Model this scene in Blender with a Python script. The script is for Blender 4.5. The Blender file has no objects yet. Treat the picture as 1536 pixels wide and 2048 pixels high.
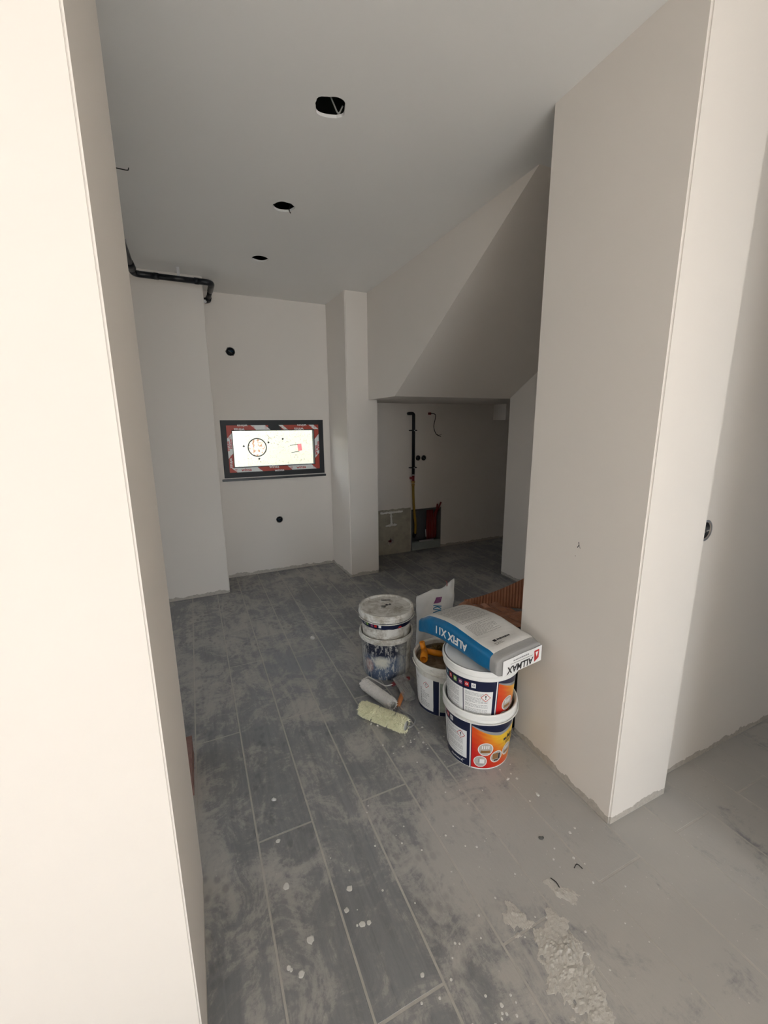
import bpy, bmesh, math, random
from mathutils import Vector, Matrix, noise
from mathutils.geometry import delaunay_2d_cdt

rnd = random.Random(7)
PI = math.pi
sc = bpy.context.scene
C = sc.collection

# ------------------------------------------------------------------ camera
YAW, PITCH, ROLL, FPX, EYE = 0.427520063, 0.209021953, -0.00769644419, 833.339407, 1.5
fw = Vector((math.sin(YAW) * math.cos(PITCH), math.cos(YAW) * math.cos(PITCH), -math.sin(PITCH)))
rt = Vector((math.cos(YAW), -math.sin(YAW), 0))
up = rt.cross(fw)
rr = rt * math.cos(ROLL) + up * math.sin(ROLL)
uu = -rt * math.sin(ROLL) + up * math.cos(ROLL)
cam_d = bpy.data.cameras.new('camera')
cam_d.sensor_fit = 'VERTICAL'
cam_d.sensor_height = 36.0
cam_d.lens = FPX * 36.0 / 2048.0
cam_d.clip_start = 0.02
cam = bpy.data.objects.new('camera', cam_d)
C.objects.link(cam)
mw = Matrix.Identity(4)
for i in range(3):
    mw[i][0], mw[i][1], mw[i][2] = rr[i], uu[i], -fw[i]
mw[2][3] = EYE
cam.matrix_world = mw
sc.camera = cam

# ------------------------------------------------------------------ overcast sky
world = bpy.data.worlds.new('overcast_sky')
sc.world = world
world.use_nodes = True
bg = world.node_tree.nodes['Background']
bg.inputs['Color'].default_value = (0.83, 0.92, 1.0, 1)
bg.inputs['Strength'].default_value = 5.6
OPEN = (-1.3, 1.50, 0.0, 2.40)         # balcony doorway behind the camera: x0, x1, z0, z1
REAR_Y = -4.6

def portal(name, x, y, z, sx, sy, ry):
    l = bpy.data.lights.new(name, 'AREA')
    l.shape = 'RECTANGLE'
    l.size, l.size_y = sx, sy
    l.cycles.is_portal = True
    o = bpy.data.objects.new(name, l)
    C.objects.link(o)
    o.location = (x, y, z)
    o.rotation_euler = (PI / 2 * ry, 0, 0)
    return o
portal('sky_portal_doorway', (OPEN[0] + OPEN[1]) / 2, REAR_Y - 0.22, (OPEN[2] + OPEN[3]) / 2, OPEN[1] - OPEN[0], OPEN[3] - OPEN[2], 1)
LEFT_X = -2.7
LOPEN = (2.45, 2.95, 0.0, 2.10)        # unseen opening added in the left outer wall to light the back: y0, y1, z0, z1
_l = portal('sky_portal_back_fill', LEFT_X - 0.22, (LOPEN[0] + LOPEN[1]) / 2, (LOPEN[2] + LOPEN[3]) / 2, LOPEN[3] - LOPEN[2], LOPEN[1] - LOPEN[0], 0)
_l.rotation_euler = (0, -PI / 2, 0)
ROPEN = (-1.6, -0.7, 0.9, 2.0)         # unseen opening added in the right outer wall as fill light: y0, y1, z0, z1
RIGHT_X = 4.2
_l = portal('sky_portal_hall_fill', RIGHT_X + 0.22, (ROPEN[0] + ROPEN[1]) / 2, (ROPEN[2] + ROPEN[3]) / 2, ROPEN[3] - ROPEN[2], ROPEN[1] - ROPEN[0], 0)
_l.rotation_euler = (0, PI / 2, 0)
sun_d = bpy.data.lights.new('sun', 'SUN')
sun_d.energy = 60.0
sun_d.color = (1.0, 0.97, 0.93)
sun_d.angle = 0.02
sun = bpy.data.objects.new('sun', sun_d)
C.objects.link(sun)
sun.location = (-6, -6, 8)
sun.rotation_euler = Vector((-0.22, 1.0, -0.80)).to_track_quat('-Z', 'Y').to_euler()
portal('sky_portal_window', 0.7625, 4.50, 1.265, 0.9, 0.42, -1)

vs = sc.view_settings
vs.view_transform = 'Standard'
vs.look = 'None'
vs.gamma = 1.0
vs.use_curve_mapping = False
vs.exposure = 0.05
sc.cycles.diffuse_bounces = 5
sc.cycles.glossy_bounces = 2
sc.cycles.max_bounces = 7
sc.cycles.transparent_max_bounces = 10
sc.cycles.use_adaptive_sampling = True
sc.cycles.adaptive_threshold = 0.06
sc.cycles.use_denoising = True

# ------------------------------------------------------------------ materials
class NT:
    def __init__(s, name):
        s.m = bpy.data.materials.new(name)
        s.m.use_nodes = True
        s.t = s.m.node_tree
        s.b = s.t.nodes['Principled BSDF']
    def n(s, typ, **kw):
        nd = s.t.nodes.new(typ)
        for k, v in kw.items():
            if k in nd.inputs: nd.inputs[k].default_value = v
            else: setattr(nd, k, v)
        return nd
    def l(s, a, b): s.t.links.new(a, b)
    def pos(s): return s.n('ShaderNodeNewGeometry').outputs['Position']
    def obj(s): return s.n('ShaderNodeTexCoord').outputs['Object']
    def uv(s): return s.n('ShaderNodeTexCoord').outputs['UV']
    def noise(s, vec, scale, detail=4, rough=0.55, dist=0.0):
        nd = s.n('ShaderNodeTexNoise', Scale=scale, Detail=detail, Roughness=rough, Distortion=dist)
        s.l(vec, nd.inputs['Vector'])
        return nd.outputs['Fac']
    def noise2(s, *a, **k):
        f = s.noise(*a, **k)
        f.node.noise_dimensions = '2D'
        return f
    def mapv(s, vec, scale=(1, 1, 1), loc=(0, 0, 0), rot=(0, 0, 0)):
        nd = s.n('ShaderNodeMapping')
        nd.inputs['Scale'].default_value = scale
        nd.inputs['Location'].default_value = loc
        nd.inputs['Rotation'].default_value = rot
        s.l(vec, nd.inputs['Vector'])
        return nd.outputs['Vector']
    def ramp(s, fac, stops):
        nd = s.n('ShaderNodeValToRGB')
        e = nd.color_ramp.elements
        while len(e) < len(stops): e.new(0.5)
        for el, (p, c) in zip(e, stops):
            el.position = p
            el.color = (c, c, c, 1) if not hasattr(c, '__len__') else (*c, 1)
        s.l(fac, nd.inputs['Fac'])
        return nd.outputs['Color']
    def math(s, op, a, b=None, clamp=False):
        nd = s.n('ShaderNodeMath', operation=op)
        nd.use_clamp = clamp
        for i, x in enumerate((a, b)):
            if x is None: continue
            if isinstance(x, (int, float)): nd.inputs[i].default_value = x
            else: s.l(x, nd.inputs[i])
        return nd.outputs[0]
    def mix(s, fac, a, b):
        nd = s.n('ShaderNodeMix', data_type='RGBA')
        if isinstance(fac, (int, float)): nd.inputs[0].default_value = fac
        else: s.l(fac, nd.inputs[0])
        for i, x in ((6, a), (7, b)):
            if hasattr(x, '__len__'): nd.inputs[i].default_value = (*x, 1)
            else: s.l(x, nd.inputs[i])
        return nd.outputs[2]
    def sep(s, vec):
        nd = s.n('ShaderNodeSeparateXYZ')
        s.l(vec, nd.inputs[0])
        return nd.outputs
    def bump(s, h, strength=0.3, dist=0.002):
        nd = s.n('ShaderNodeBump', Strength=strength, Distance=dist)
        s.l(h, nd.inputs['Height'])
        s.l(nd.outputs['Normal'], s.b.inputs['Normal'])
    def col(s, c):
        if hasattr(c, '__len__'): s.b.inputs['Base Color'].default_value = (*c, 1)
        else: s.l(c, s.b.inputs['Base Color'])
        return s
    def rough(s, r):
        if isinstance(r, (int, float)): s.b.inputs['Roughness'].default_value = r
        else: s.l(r, s.b.inputs['Roughness'])
        return s

def simple(name, c, r=0.5, metal=0.0, var=0.12, scale=30.0):
    t = NT(name)
    f = t.noise(t.obj(), scale)
    t.col(t.mix(f, tuple(x * (1 - var) for x in c), tuple(min(1, x * (1 + var)) for x in c)))
    t.rough(r)
    t.b.inputs['Metallic'].default_value = metal
    return t.m

def wall_mat(name, base, grime=True):
    t = NT(name)
    p = t.pos()
    soft = t.noise(p, 1.7, 1)
    c = t.mix(soft, tuple(x * 0.97 for x in base), tuple(min(1, x * 1.02) for x in base))
    if grime:
        z = t.sep(p)[2]
        edge = t.noise(p, 9.0, 4, 0.7)
        lim = t.math('MULTIPLY_ADD', edge, 0.075)
        lim.node.inputs[2].default_value = -0.008
        m = t.math('GREATER_THAN', lim, z)
        fine = t.noise(p, 60, 2, 0.7)
        plaster = t.mix(fine, (0.36, 0.325, 0.285), (0.62, 0.575, 0.515))
        c = t.mix(m, c, plaster)
    t.col(c).rough(0.75)
    t.b.inputs['Specular IOR Level'].default_value = 0.25
    return t.m

M_WALL = wall_mat('wall_paint', (0.79, 0.738, 0.682))
M_CEIL = wall_mat('ceiling_paint', (0.86, 0.845, 0.82), False)
M_CONC = simple('concrete', (0.30, 0.29, 0.27), 0.9)
M_DARKCONC = simple('void_concrete', (0.10, 0.105, 0.09), 0.9)

def floor_mat():
    t = NT('dusty_wood_effect_tile')
    p = t.pos()
    oi = t.n('ShaderNodeObjectInfo')
    x, y, z = t.sep(p)
    # wood grain streaks along the plank
    g = t.noise2(t.mapv(p, (38, 2.2, 1)), 1.0, 7, 0.62, 0.6)
    g2 = t.noise2(t.mapv(p, (120, 5, 1)), 1.0, 4, 0.6)
    base = t.mix(g, (0.105, 0.112, 0.127), (0.275, 0.283, 0.30))
    base = t.mix(t.math('MULTIPLY', g2, 0.35), base, (0.215, 0.215, 0.22))
    vary = t.math('MULTIPLY_ADD', oi.outputs['Random'], 0.35)
    vary.node.inputs[2].default_value = 0.0
    base = t.mix(vary, base, (0.165, 0.167, 0.175))
    # dust: a thin film everywhere, clotted patches, and sweepings towards the column foot
    big = t.noise2(p, 1.9, 5, 0.6, 0.5)
    med = t.noise2(p, 6.5, 8, 0.74, 0.7)
    fine = t.noise2(p, 48, 4, 0.72)
    smear = t.noise2(t.mapv(p, (9, 1.7, 1), rot=(0, 0, -0.25)), 1.0, 8, 0.68, 0.9)
    nx = t.n('ShaderNodeMapRange', interpolation_type='SMOOTHSTEP')
    t.l(x, nx.inputs['Value']); nx.inputs['From Min'].default_value = 0.30; nx.inputs['From Max'].default_value = 1.05
    ny = t.n('ShaderNodeMapRange', interpolation_type='SMOOTHSTEP')
    t.l(y, ny.inputs['Value']); ny.inputs['From Min'].default_value = 1.75; ny.inputs['From Max'].default_value = 1.00
    near = t.math('MULTIPLY', nx.outputs[0], ny.outputs[0])
    s = t.math('ADD', t.math('MULTIPLY', big, 0.40), t.math('MULTIPLY', med, 0.62))
    s = t.math('ADD', s, t.math('MULTIPLY', t.math('SUBTRACT', smear, 0.5), 0.40))
    s = t.math('ADD', s, t.math('MULTIPLY', t.math('SUBTRACT', fine, 0.5), 0.22))
    s = t.math('ADD', s, t.math('MULTIPLY', near, 0.17))
    d = t.ramp(s, [(0.41, 0.10), (0.485, 0.24), (0.535, 0.62), (0.63, 0.95)])
    warm = t.noise2(p, 2.6, 3)
    dust = t.mix(warm, (0.385, 0.375, 0.36), (0.48, 0.455, 0.42))
    c = t.mix(d, base, dust)
    # rubbed marks of boot soles
    wv = t.n('ShaderNodeTexVoronoi', Scale=34.0)
    t.l(t.mapv(p, (1, 0.7, 1), rot=(0, 0, 0.5)), wv.inputs['Vector'])
    where = t.ramp(t.noise2(p, 4.2, 2), [(0.57, 0.0), (0.63, 0.38)])
    tread = t.math('MULTIPLY', where, t.ramp(wv.outputs['Distance'], [(0.25, 1.0), (0.5, 0.0)]))
    tread = t.math('MULTIPLY', tread, t.math('SUBTRACT', 1.0, near))
    c = t.mix(tread, c, (0.105, 0.108, 0.118))
    # crumbs of plaster
    sp = t.n('ShaderNodeTexVoronoi', Scale=85.0)
    t.l(p, sp.inputs['Vector'])
    rdn = t.math('GREATER_THAN', t.sep(sp.outputs['Color'])[0], 0.90)
    dot = t.math('MULTIPLY', t.math('LESS_THAN', sp.outputs['Distance'], 0.16), rdn)
    c = t.mix(t.math('MULTIPLY', dot, t.ramp(s, [(0.5, 0.0), (0.62, 0.8)])), c, (0.55, 0.53, 0.50))
    t.col(c)
    t.rough(t.math('ADD', t.math('MULTIPLY', d, 0.4), 0.42, True))
    t.bump(t.noise2(t.mapv(p, (90, 40, 1)), 1.0, 3, 0.7), 0.30, 0.0015)
    return t.m
M_TILE = floor_mat()

def grout_mat():
    t = NT('dusty_grout')
    p = t.pos()
    t.col(t.mix(t.noise(p, 22, 6, 0.7), (0.34, 0.325, 0.30), (0.54, 0.515, 0.475))).rough(0.9)
    return t.m
M_GROUT = grout_mat()

M_BLACK = simple('black_plastic', (0.012, 0.013, 0.015), 0.45)
M_PIPE = simple('black_pipe', (0.005, 0.006, 0.009), 0.42)
M_FRAME = simple('anthracite_frame', (0.0045, 0.005, 0.007), 0.5)
M_WHITEPL = simple('white_plastic', (0.72, 0.71, 0.68), 0.35, var=0.04)
M_STEEL = simple('zinc_steel', (0.55, 0.55, 0.56), 0.35, 0.9)
M_WIRE = simple('wire_insulation', (0.015, 0.013, 0.012), 0.5)
M_GREYCABLE = simple('grey_cable', (0.33, 0.33, 0.31), 0.5)
M_NAVY = simple('navy_print', (0.006, 0.011, 0.045), 0.3)
M_INK = simple('black_ink', (0.015, 0.015, 0.017), 0.5)
M_GREYINK = simple('grey_ink', (0.32, 0.32, 0.33), 0.5)
M_PAPER = simple('white_print', (0.86, 0.86, 0.85), 0.4, var=0.03)
M_REDINK = simple('red_print', (0.55, 0.022, 0.02), 0.4)
M_BLUE = simple('blue_print', (0.0, 0.145, 0.36), 0.35, var=0.08, scale=9)
M_SILVER = simple('silver_print', (0.30, 0.31, 0.33), 0.35)
M_BROWNPIC = simple('brown_print', (0.30, 0.15, 0.05), 0.4)
M_GREENPIC = simple('green_print', (0.25, 0.42, 0.08), 0.4)
M_PINKPIC = simple('mauve_print', (0.24, 0.07, 0.16), 0.45)
M_TEALPIC = simple('teal_print', (0.06, 0.20, 0.30), 0.45)
M_YELLOW = simple('yellow_hose', (0.32, 0.19, 0.015), 0.5)
M_BRASS = simple('brass', (0.45, 0.28, 0.08), 0.35, 0.9)
M_REDPIPE = simple('red_pex_pipe', (0.22, 0.018, 0.014), 0.4)
M_ORANGE = simple('orange_plastic', (0.80, 0.27, 0.01), 0.35, var=0.06)
M_ORANGEDULL = simple('dull_orange_plastic', (0.62, 0.22, 0.07), 0.5)
M_DARKRED = simple('dark_red_plastic', (0.20, 0.02, 0.025), 0.4)
M_PLASTER = simple('fresh_plaster', (0.84, 0.82, 0.77), 0.9)
M_DRIP = simple('white_paint_drip', (0.66, 0.65, 0.62), 0.6)
M_GRANITE = simple('speckled_granite', (0.016, 0.017, 0.019), 0.35, var=0.9, scale=140)

def clay_mat():
    t = NT('fired_clay')
    p = t.obj()
    t.col(t.mix(t.noise(p, 25, 6, 0.7), (0.16, 0.06, 0.045), (0.36, 0.24, 0.21))).rough(0.9)
    t.bump(t.noise(p, 90, 5), 0.4, 0.002)
    return t.m
M_CLAY = clay_mat()

def dirty_white(name, amt, tone=(0.30, 0.26, 0.20), base=(0.76, 0.745, 0.70)):
    t = NT(name)
    p = t.obj()
    n = t.noise(p, 14, 8, 0.72, 0.6)
    m = t.ramp(n, [(0.62 - amt * 0.35, 0.0), (0.80 - amt * 0.3, min(1.0, 0.3 + amt))])
    n2 = t.noise(p, 70, 6, 0.7)
    m2 = t.ramp(n2, [(0.60, 0.0), (0.72, 0.5 * amt)])
    t.col(t.mix(m2, t.mix(m, base, tone), (0.12, 0.10, 0.08))).rough(0.42)
    t.bump(n, 0.15, 0.002)
    return t.m
M_BKT_CLEAN = dirty_white('bucket_white', 0.05, base=(0.87, 0.865, 0.84))
M_BKT_DIRTY = dirty_white('bucket_soiled', 0.55)
M_BKT_MID = dirty_white('bucket_grubby', 0.3)
M_RESIDUE = dirty_white('dried_adhesive', 0.6, (0.13, 0.085, 0.035), (0.33, 0.27, 0.19))

def smeared_label():
    t = NT('smeared_navy_label')
    u = t.uv()
    p = t.obj()
    su, sv, _ = t.sep(u)
    n = t.noise(p, 26, 9, 0.78, 1.2)
    n2 = t.noise(t.mapv(p, (1, 1, 0.35)), 55, 8, 0.75, 0.8)
    big = t.noise(p, 9, 4, 0.6)
    top = t.ramp(sv, [(0.58, 0.0), (0.72, 1.0)])
    blue = t.mix(big, (0.020, 0.034, 0.085), (0.16, 0.21, 0.29))
    c = t.mix(top, blue, (0.008, 0.011, 0.030))
    # white rubbed middle of the label
    du = t.math('SUBTRACT', su, 0.52); dv = t.math('SUBTRACT', sv, 0.50)
    rr_ = t.math('ADD', t.math('MULTIPLY', t.math('MULTIPLY', du, du), 34.0), t.math('MULTIPLY', t.math('MULTIPLY', dv, dv), 26.0))
    halo = t.math('ADD', rr_, t.math('MULTIPLY', t.math('SUBTRACT', n, 0.5), 2.2))
    c = t.mix(t.ramp(halo, [(0.2, 0.95), (1.0, 0.0)]), c, (0.60, 0.585, 0.50))
    # pink patch
    du2 = t.math('SUBTRACT', su, 0.27); dv2 = t.math('SUBTRACT', sv, 0.36)
    r2 = t.math('ADD', t.math('MULTIPLY', t.math('MULTIPLY', du2, du2), 95.0), t.math('MULTIPLY', t.math('MULTIPLY', dv2, dv2), 22.0))
    r2 = t.math('ADD', r2, t.math('MULTIPLY', t.math('SUBTRACT', n, 0.5), 1.6))
    c = t.mix(t.ramp(r2, [(0.4, 0.8), (1.0, 0.0)]), c, (0.44, 0.29, 0.26))
    # splashes
    spl = t.ramp(n2, [(0.52, 0.0), (0.57, 0.85)])
    c = t.mix(spl, c, (0.55, 0.54, 0.50))
    side = t.ramp(t.math('ABSOLUTE', t.math('SUBTRACT', su, 0.5)), [(0.26, 0.0), (0.36, 0.8)])
    c = t.mix(t.math('MULTIPLY', side, t.ramp(n, [(0.38, 0.2), (0.55, 1.0)])), c, (0.43, 0.42, 0.39))
    t.col(c).rough(0.45)
    t.bump(n2, 0.25, 0.002)
    return t.m
M_SMEAR = smeared_label()

def fire_print():
    t = NT('red_to_yellow_print')
    u = t.uv()
    su, sv, _ = t.sep(u)
    w = t.noise(t.mapv(u, (3, 9, 1), rot=(0, 0, 0.5)), 1.0, 3)
    f = t.math('ADD', t.math('MULTIPLY', su, 0.95), t.math('MULTIPLY', sv, 0.62))
    f = t.math('ADD', f, t.math('MULTIPLY', t.math('SUBTRACT', w, 0.5), 0.35))
    t.col(t.ramp(f, [(0.30, (0.60, 0.012, 0.012)), (0.62, (0.72, 0.09, 0.01)), (0.85, (0.80, 0.30, 0.015)), (1.0, (0.86, 0.55, 0.03))]))
    t.rough(0.3)
    return t.m
M_FIRE = fire_print()

def glass_mat(name, tint, gloss_mix=0.07, rough=0.02, milky=0.0):
    m = bpy.data.materials.new(name)
    m.use_nodes = True
    t = m.node_tree
    t.nodes.remove(t.nodes['Principled BSDF'])
    out = t.nodes['Material Output']
    tr = t.nodes.new('ShaderNodeBsdfTransparent'); tr.inputs[0].default_value = (*tint, 1)
    gl = t.nodes.new('ShaderNodeBsdfGlossy'); gl.inputs['Roughness'].default_value = rough
    mx = t.nodes.new('ShaderNodeMixShader'); mx.inputs[0].default_value = gloss_mix
    t.links.new(tr.outputs[0], mx.inputs[1]); t.links.new(gl.outputs[0], mx.inputs[2])
    last = mx
    if milky:
        df = t.nodes.new('ShaderNodeBsdfDiffuse'); df.inputs[0].default_value = (0.55, 0.54, 0.52, 1)
        m2 = t.nodes.new('ShaderNodeMixShader')
        tc = t.nodes.new('ShaderNodeTexCoord'); ns = t.nodes.new('ShaderNodeTexNoise'); ns.inputs['Scale'].default_value = 40
        t.links.new(tc.outputs['Object'], ns.inputs['Vector'])
        mm = t.nodes.new('ShaderNodeMath'); mm.operation = 'MULTIPLY'; mm.inputs[1].default_value = milky * 2
        t.links.new(ns.outputs['Fac'], mm.inputs[0]); t.links.new(mm.outputs[0], m2.inputs[0])
        t.links.new(mx.outputs[0], m2.inputs[1]); t.links.new(df.outputs[0], m2.inputs[2])
        last = m2
    t.links.new(last.outputs[0], out.inputs['Surface'])
    return m
M_GLASS = glass_mat('window_glass', (0.96, 0.97, 0.96), 0.05)
M_FILM = glass_mat('clear_film', (0.90, 0.89, 0.88), 0.14, 0.25, 0.17)

# ------------------------------------------------------------------ mesh helpers
def mkobj(name, bm, mats, parent=None, smooth=False, recalc=True):
    if recalc: bmesh.ops.recalc_face_normals(bm, faces=bm.faces)
    me = bpy.data.meshes.new(name)
    bm.to_mesh(me)
    bm.free()
    for m in (mats if isinstance(mats, (list, tuple)) else [mats]): me.materials.append(m)
    if smooth:
        for p in me.polygons: p.use_smooth = True
    o = bpy.data.objects.new(name, me)
    C.objects.link(o)
    o.parent = parent
    return o

def tag(o, label, cat, group=None):
    o['label'] = label
    o['category'] = cat
    if group: o['group'] = group
    return o

def struct(o):
    o['kind'] = 'structure'
    return o

def thing(name, label, cat, loc=(0, 0, 0), rot=(0, 0, 0), group=None):
    o = bpy.data.objects.new(name, None)
    o.empty_display_size = 0.05
    C.objects.link(o)
    o.location = loc
    o.rotation_euler = rot
    return tag(o, label, cat, group)

def box(bm, x0, x1, y0, y1, z0, z1):
    v = [bm.verts.new((x, y, z)) for z in (z0, z1) for x, y in ((x0, y0), (x1, y0), (x1, y1), (x0, y1))]
    for f in ((0, 3, 2, 1), (4, 5, 6, 7), (0, 1, 5, 4), (1, 2, 6, 5), (2, 3, 7, 6), (3, 0, 4, 7)):
        bm.faces.new([v[i] for i in f])
    return v

def boxobj(name, dims, mat, parent=None, bevel=0.0):
    bm = bmesh.new()
    box(bm, *dims)
    if bevel: bmesh.ops.bevel(bm, geom=bm.edges[:], offset=bevel, segments=2, affect='EDGES')
    return mkobj(name, bm, mat, parent)

def prism(name, poly, z0, z1, mat, parent=None, bevel=0.006):
    """Vertical prism on a floor polygon, its upright arrises rounded."""
    bm = bmesh.new()
    a = [bm.verts.new((x, y, z0)) for x, y in poly]
    b = [bm.verts.new((x, y, z1)) for x, y in poly]
    bm.faces.new(a[::-1]); bm.faces.new(b)
    n = len(poly)
    vert_edges = []
    for i in range(n):
        bm.faces.new((a[i], a[(i + 1) % n], b[(i + 1) % n], b[i]))
    if bevel:
        ed = [e for e in bm.edges if abs(e.verts[0].co.z - e.verts[1].co.z) > 0.5 * (z1 - z0)]
        bmesh.ops.bevel(bm, geom=ed, offset=bevel, segments=3, affect='EDGES')
    return mkobj(name, bm, mat, parent)

def inside(p, poly):
    x, y = p
    c = False
    for i in range(len(poly)):
        x1, y1 = poly[i]; x2, y2 = poly[i - 1]
        if (y1 > y) != (y2 > y) and x < (x2 - x1) * (y - y1) / (y2 - y1) + x1: c = not c
    return c

def plate(name, outer, holes, thick, to3d, mat, parent=None):
    """A flat slab with openings: (u,v) outline and hole loops, to3d(u, v, w) places it."""
    vs2, es = [], []
    for loop in [outer] + holes:
        k = len(vs2)
        vs2 += [Vector(q) for q in loop]
        es += [(k + i, k + (i + 1) % len(loop)) for i in range(len(loop))]
    V, E, F, *_ = delaunay_2d_cdt(vs2, es, [], 1, 1e-6)
    bm = bmesh.new()
    fr = [bm.verts.new(to3d(v.x, v.y, 0)) for v in V]
    bk = [bm.verts.new(to3d(v.x, v.y, thick)) for v in V]
    cnt = {}
    for f in F:
        c = (sum(V[i].x for i in f) / len(f), sum(V[i].y for i in f) / len(f))
        if any(inside(c, h) for h in holes): continue
        bm.faces.new([fr[i] for i in f])
        bm.faces.new([bk[i] for i in reversed(f)])
        for i in range(len(f)):
            a, b = f[i], f[(i + 1) % len(f)]
            k = (min(a, b), max(a, b))
            cnt.setdefault(k, []).append((a, b))
    for k, l in cnt.items():
        if len(l) == 1:
            a, b = l[0]
            bm.faces.new((fr[b], fr[a], bk[a], bk[b]))
    return mkobj(name, bm, mat, parent)

def ragged(cx, cy, r, n=26, amp=0.12, seed=0, sx=1.0):
    out = []
    for i in range(n):
        a = 2 * PI * i / n
        k = r * (1 + amp * noise.noise(Vector((math.cos(a) * 1.7 + seed * 5.1, math.sin(a) * 1.7, seed))) * 2 + amp * 0.35 * noise.noise(Vector((math.cos(a) * 7, math.sin(a) * 7, seed + 3))))
        out.append((cx + k * math.cos(a) * sx, cy + k * math.sin(a)))
    return out

def rect(u0, u1, v0, v1): return [(u0, v0), (u1, v0), (u1, v1), (u0, v1)]

def tube(bm, pts, r, n=10, closed_ends=True, radii=None):
    pts = [Vector(p) for p in pts]
    rings = []
    ref = None
    for i, p in enumerate(pts):
        d = (pts[min(i + 1, len(pts) - 1)] - pts[max(i - 1, 0)]).normalized()
        if ref is None:
            ref = d.orthogonal().normalized()
        ref = (ref - d * ref.dot(d)).normalized()
        q = d.cross(ref)
        k = radii[i] if radii else r
        rings.append([bm.verts.new(p + (ref * math.cos(2 * PI * j / n) + q * math.sin(2 * PI * j / n)) * k) for j in range(n)])
    for a, b in zip(rings, rings[1:]):
        for j in range(n):
            bm.faces.new((a[j], a[(j + 1) % n], b[(j + 1) % n], b[j]))
    if closed_ends:
        bm.faces.new(rings[0][::-1]); bm.faces.new(rings[-1])
    return rings

def smoothpath(pts, k=6):
    """Catmull-Rom through the points."""
    P = [Vector(p) for p in pts]
    P = [P[0] * 2 - P[1]] + P + [P[-1] * 2 - P[-2]]
    out = []
    for i in range(1, len(P) - 2):
        for s in range(k):
            t = s / k
            a, b, c, d = P[i - 1:i + 3]
            out.append(0.5 * ((2 * b) + (c - a) * t + (2 * a - 5 * b + 4 * c - d) * t * t + (-a + 3 * b - 3 * c + d) * t ** 3))
    out.append(P[-2])
    return out

def bendpath(pts, r=0.03, k=5):
    """Polyline with rounded corners, for stiff pipes and wires."""
    P = [Vector(p) for p in pts]
    out = [P[0]]
    for a, b, c in zip(P, P[1:], P[2:]):
        u = (a - b); w = (c - b)
        q = min(r, u.length * 0.45, w.length * 0.45)
        s, e = b + u.normalized() * q, b + w.normalized() * q
        for i in range(k + 1):
            t = i / k
            out.append(s * (1 - t) ** 2 + b * 2 * t * (1 - t) + e * t * t)
    out.append(P[-1])
    return out

def tubeobj(name, pts, r, mat, parent=None, n=10, radii=None):
    bm = bmesh.new()
    tube(bm, pts, r, n, radii=radii)
    return mkobj(name, bm, mat, parent, smooth=True)

def lathe(name, prof, mat, parent=None, n=72, closed=False, smooth=True, jitter=None):
    bm = bmesh.new()
    rings = []
    for r, z in prof:
        if r < 1e-6:
            rings.append([bm.verts.new((0, 0, z))])
        else:
            ring = []
            for j in range(n):
                a = 2 * PI * j / n
                dz = jitter(r, a) if jitter else 0
                ring.append(bm.verts.new((r * math.cos(a), r * math.sin(a), z + dz)))
            rings.append(ring)
    for a, b in zip(rings, rings[1:]):
        for j in range(n):
            k = (j + 1) % n
            if len(a) == 1 and len(b) == 1: continue
            if len(a) == 1: bm.faces.new((a[0], b[k], b[j]))
            elif len(b) == 1: bm.faces.new((a[j], a[k], b[0]))
            else: bm.faces.new((a[j], a[k], b[k], b[j]))
    o = mkobj(name, bm, mat, parent, smooth=False)
    # smooth only the gentle turns
    me = o.data
    for p in me.polygons: p.use_smooth = True
    bm = bmesh.new(); bm.from_mesh(me)
    for e in bm.edges:
        if len(e.link_faces) == 2 and e.calc_face_angle(0) > 0.6: e.smooth = False
    bm.to_mesh(me); bm.free()
    return o

def textmesh(s, size, bold=0.0, align='CENTER', shear=0.0, squeeze=1.0):
    """2D triangles of lettering set in the built-in font: verts [(x,y)], faces."""
    cu = bpy.data.curves.new('lettering', 'FONT')
    cu.body = s
    cu.size = size
    cu.offset = bold
    cu.shear = shear
    cu.align_x = align
    cu.align_y = 'CENTER'
    cu.resolution_u = 3
    o = bpy.data.objects.new('lettering', cu)
    C.objects.link(o)
    dg = bpy.context.evaluated_depsgraph_get()
    me = bpy.data.meshes.new_from_object(o.evaluated_get(dg))
    v = [(p.co.x * squeeze, p.co.y) for p in me.vertices]
    f = [tuple(p.vertices) for p in me.polygons]
    bpy.data.objects.remove(o); bpy.data.curves.remove(cu); bpy.data.meshes.remove(me)
    return v, f

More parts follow.
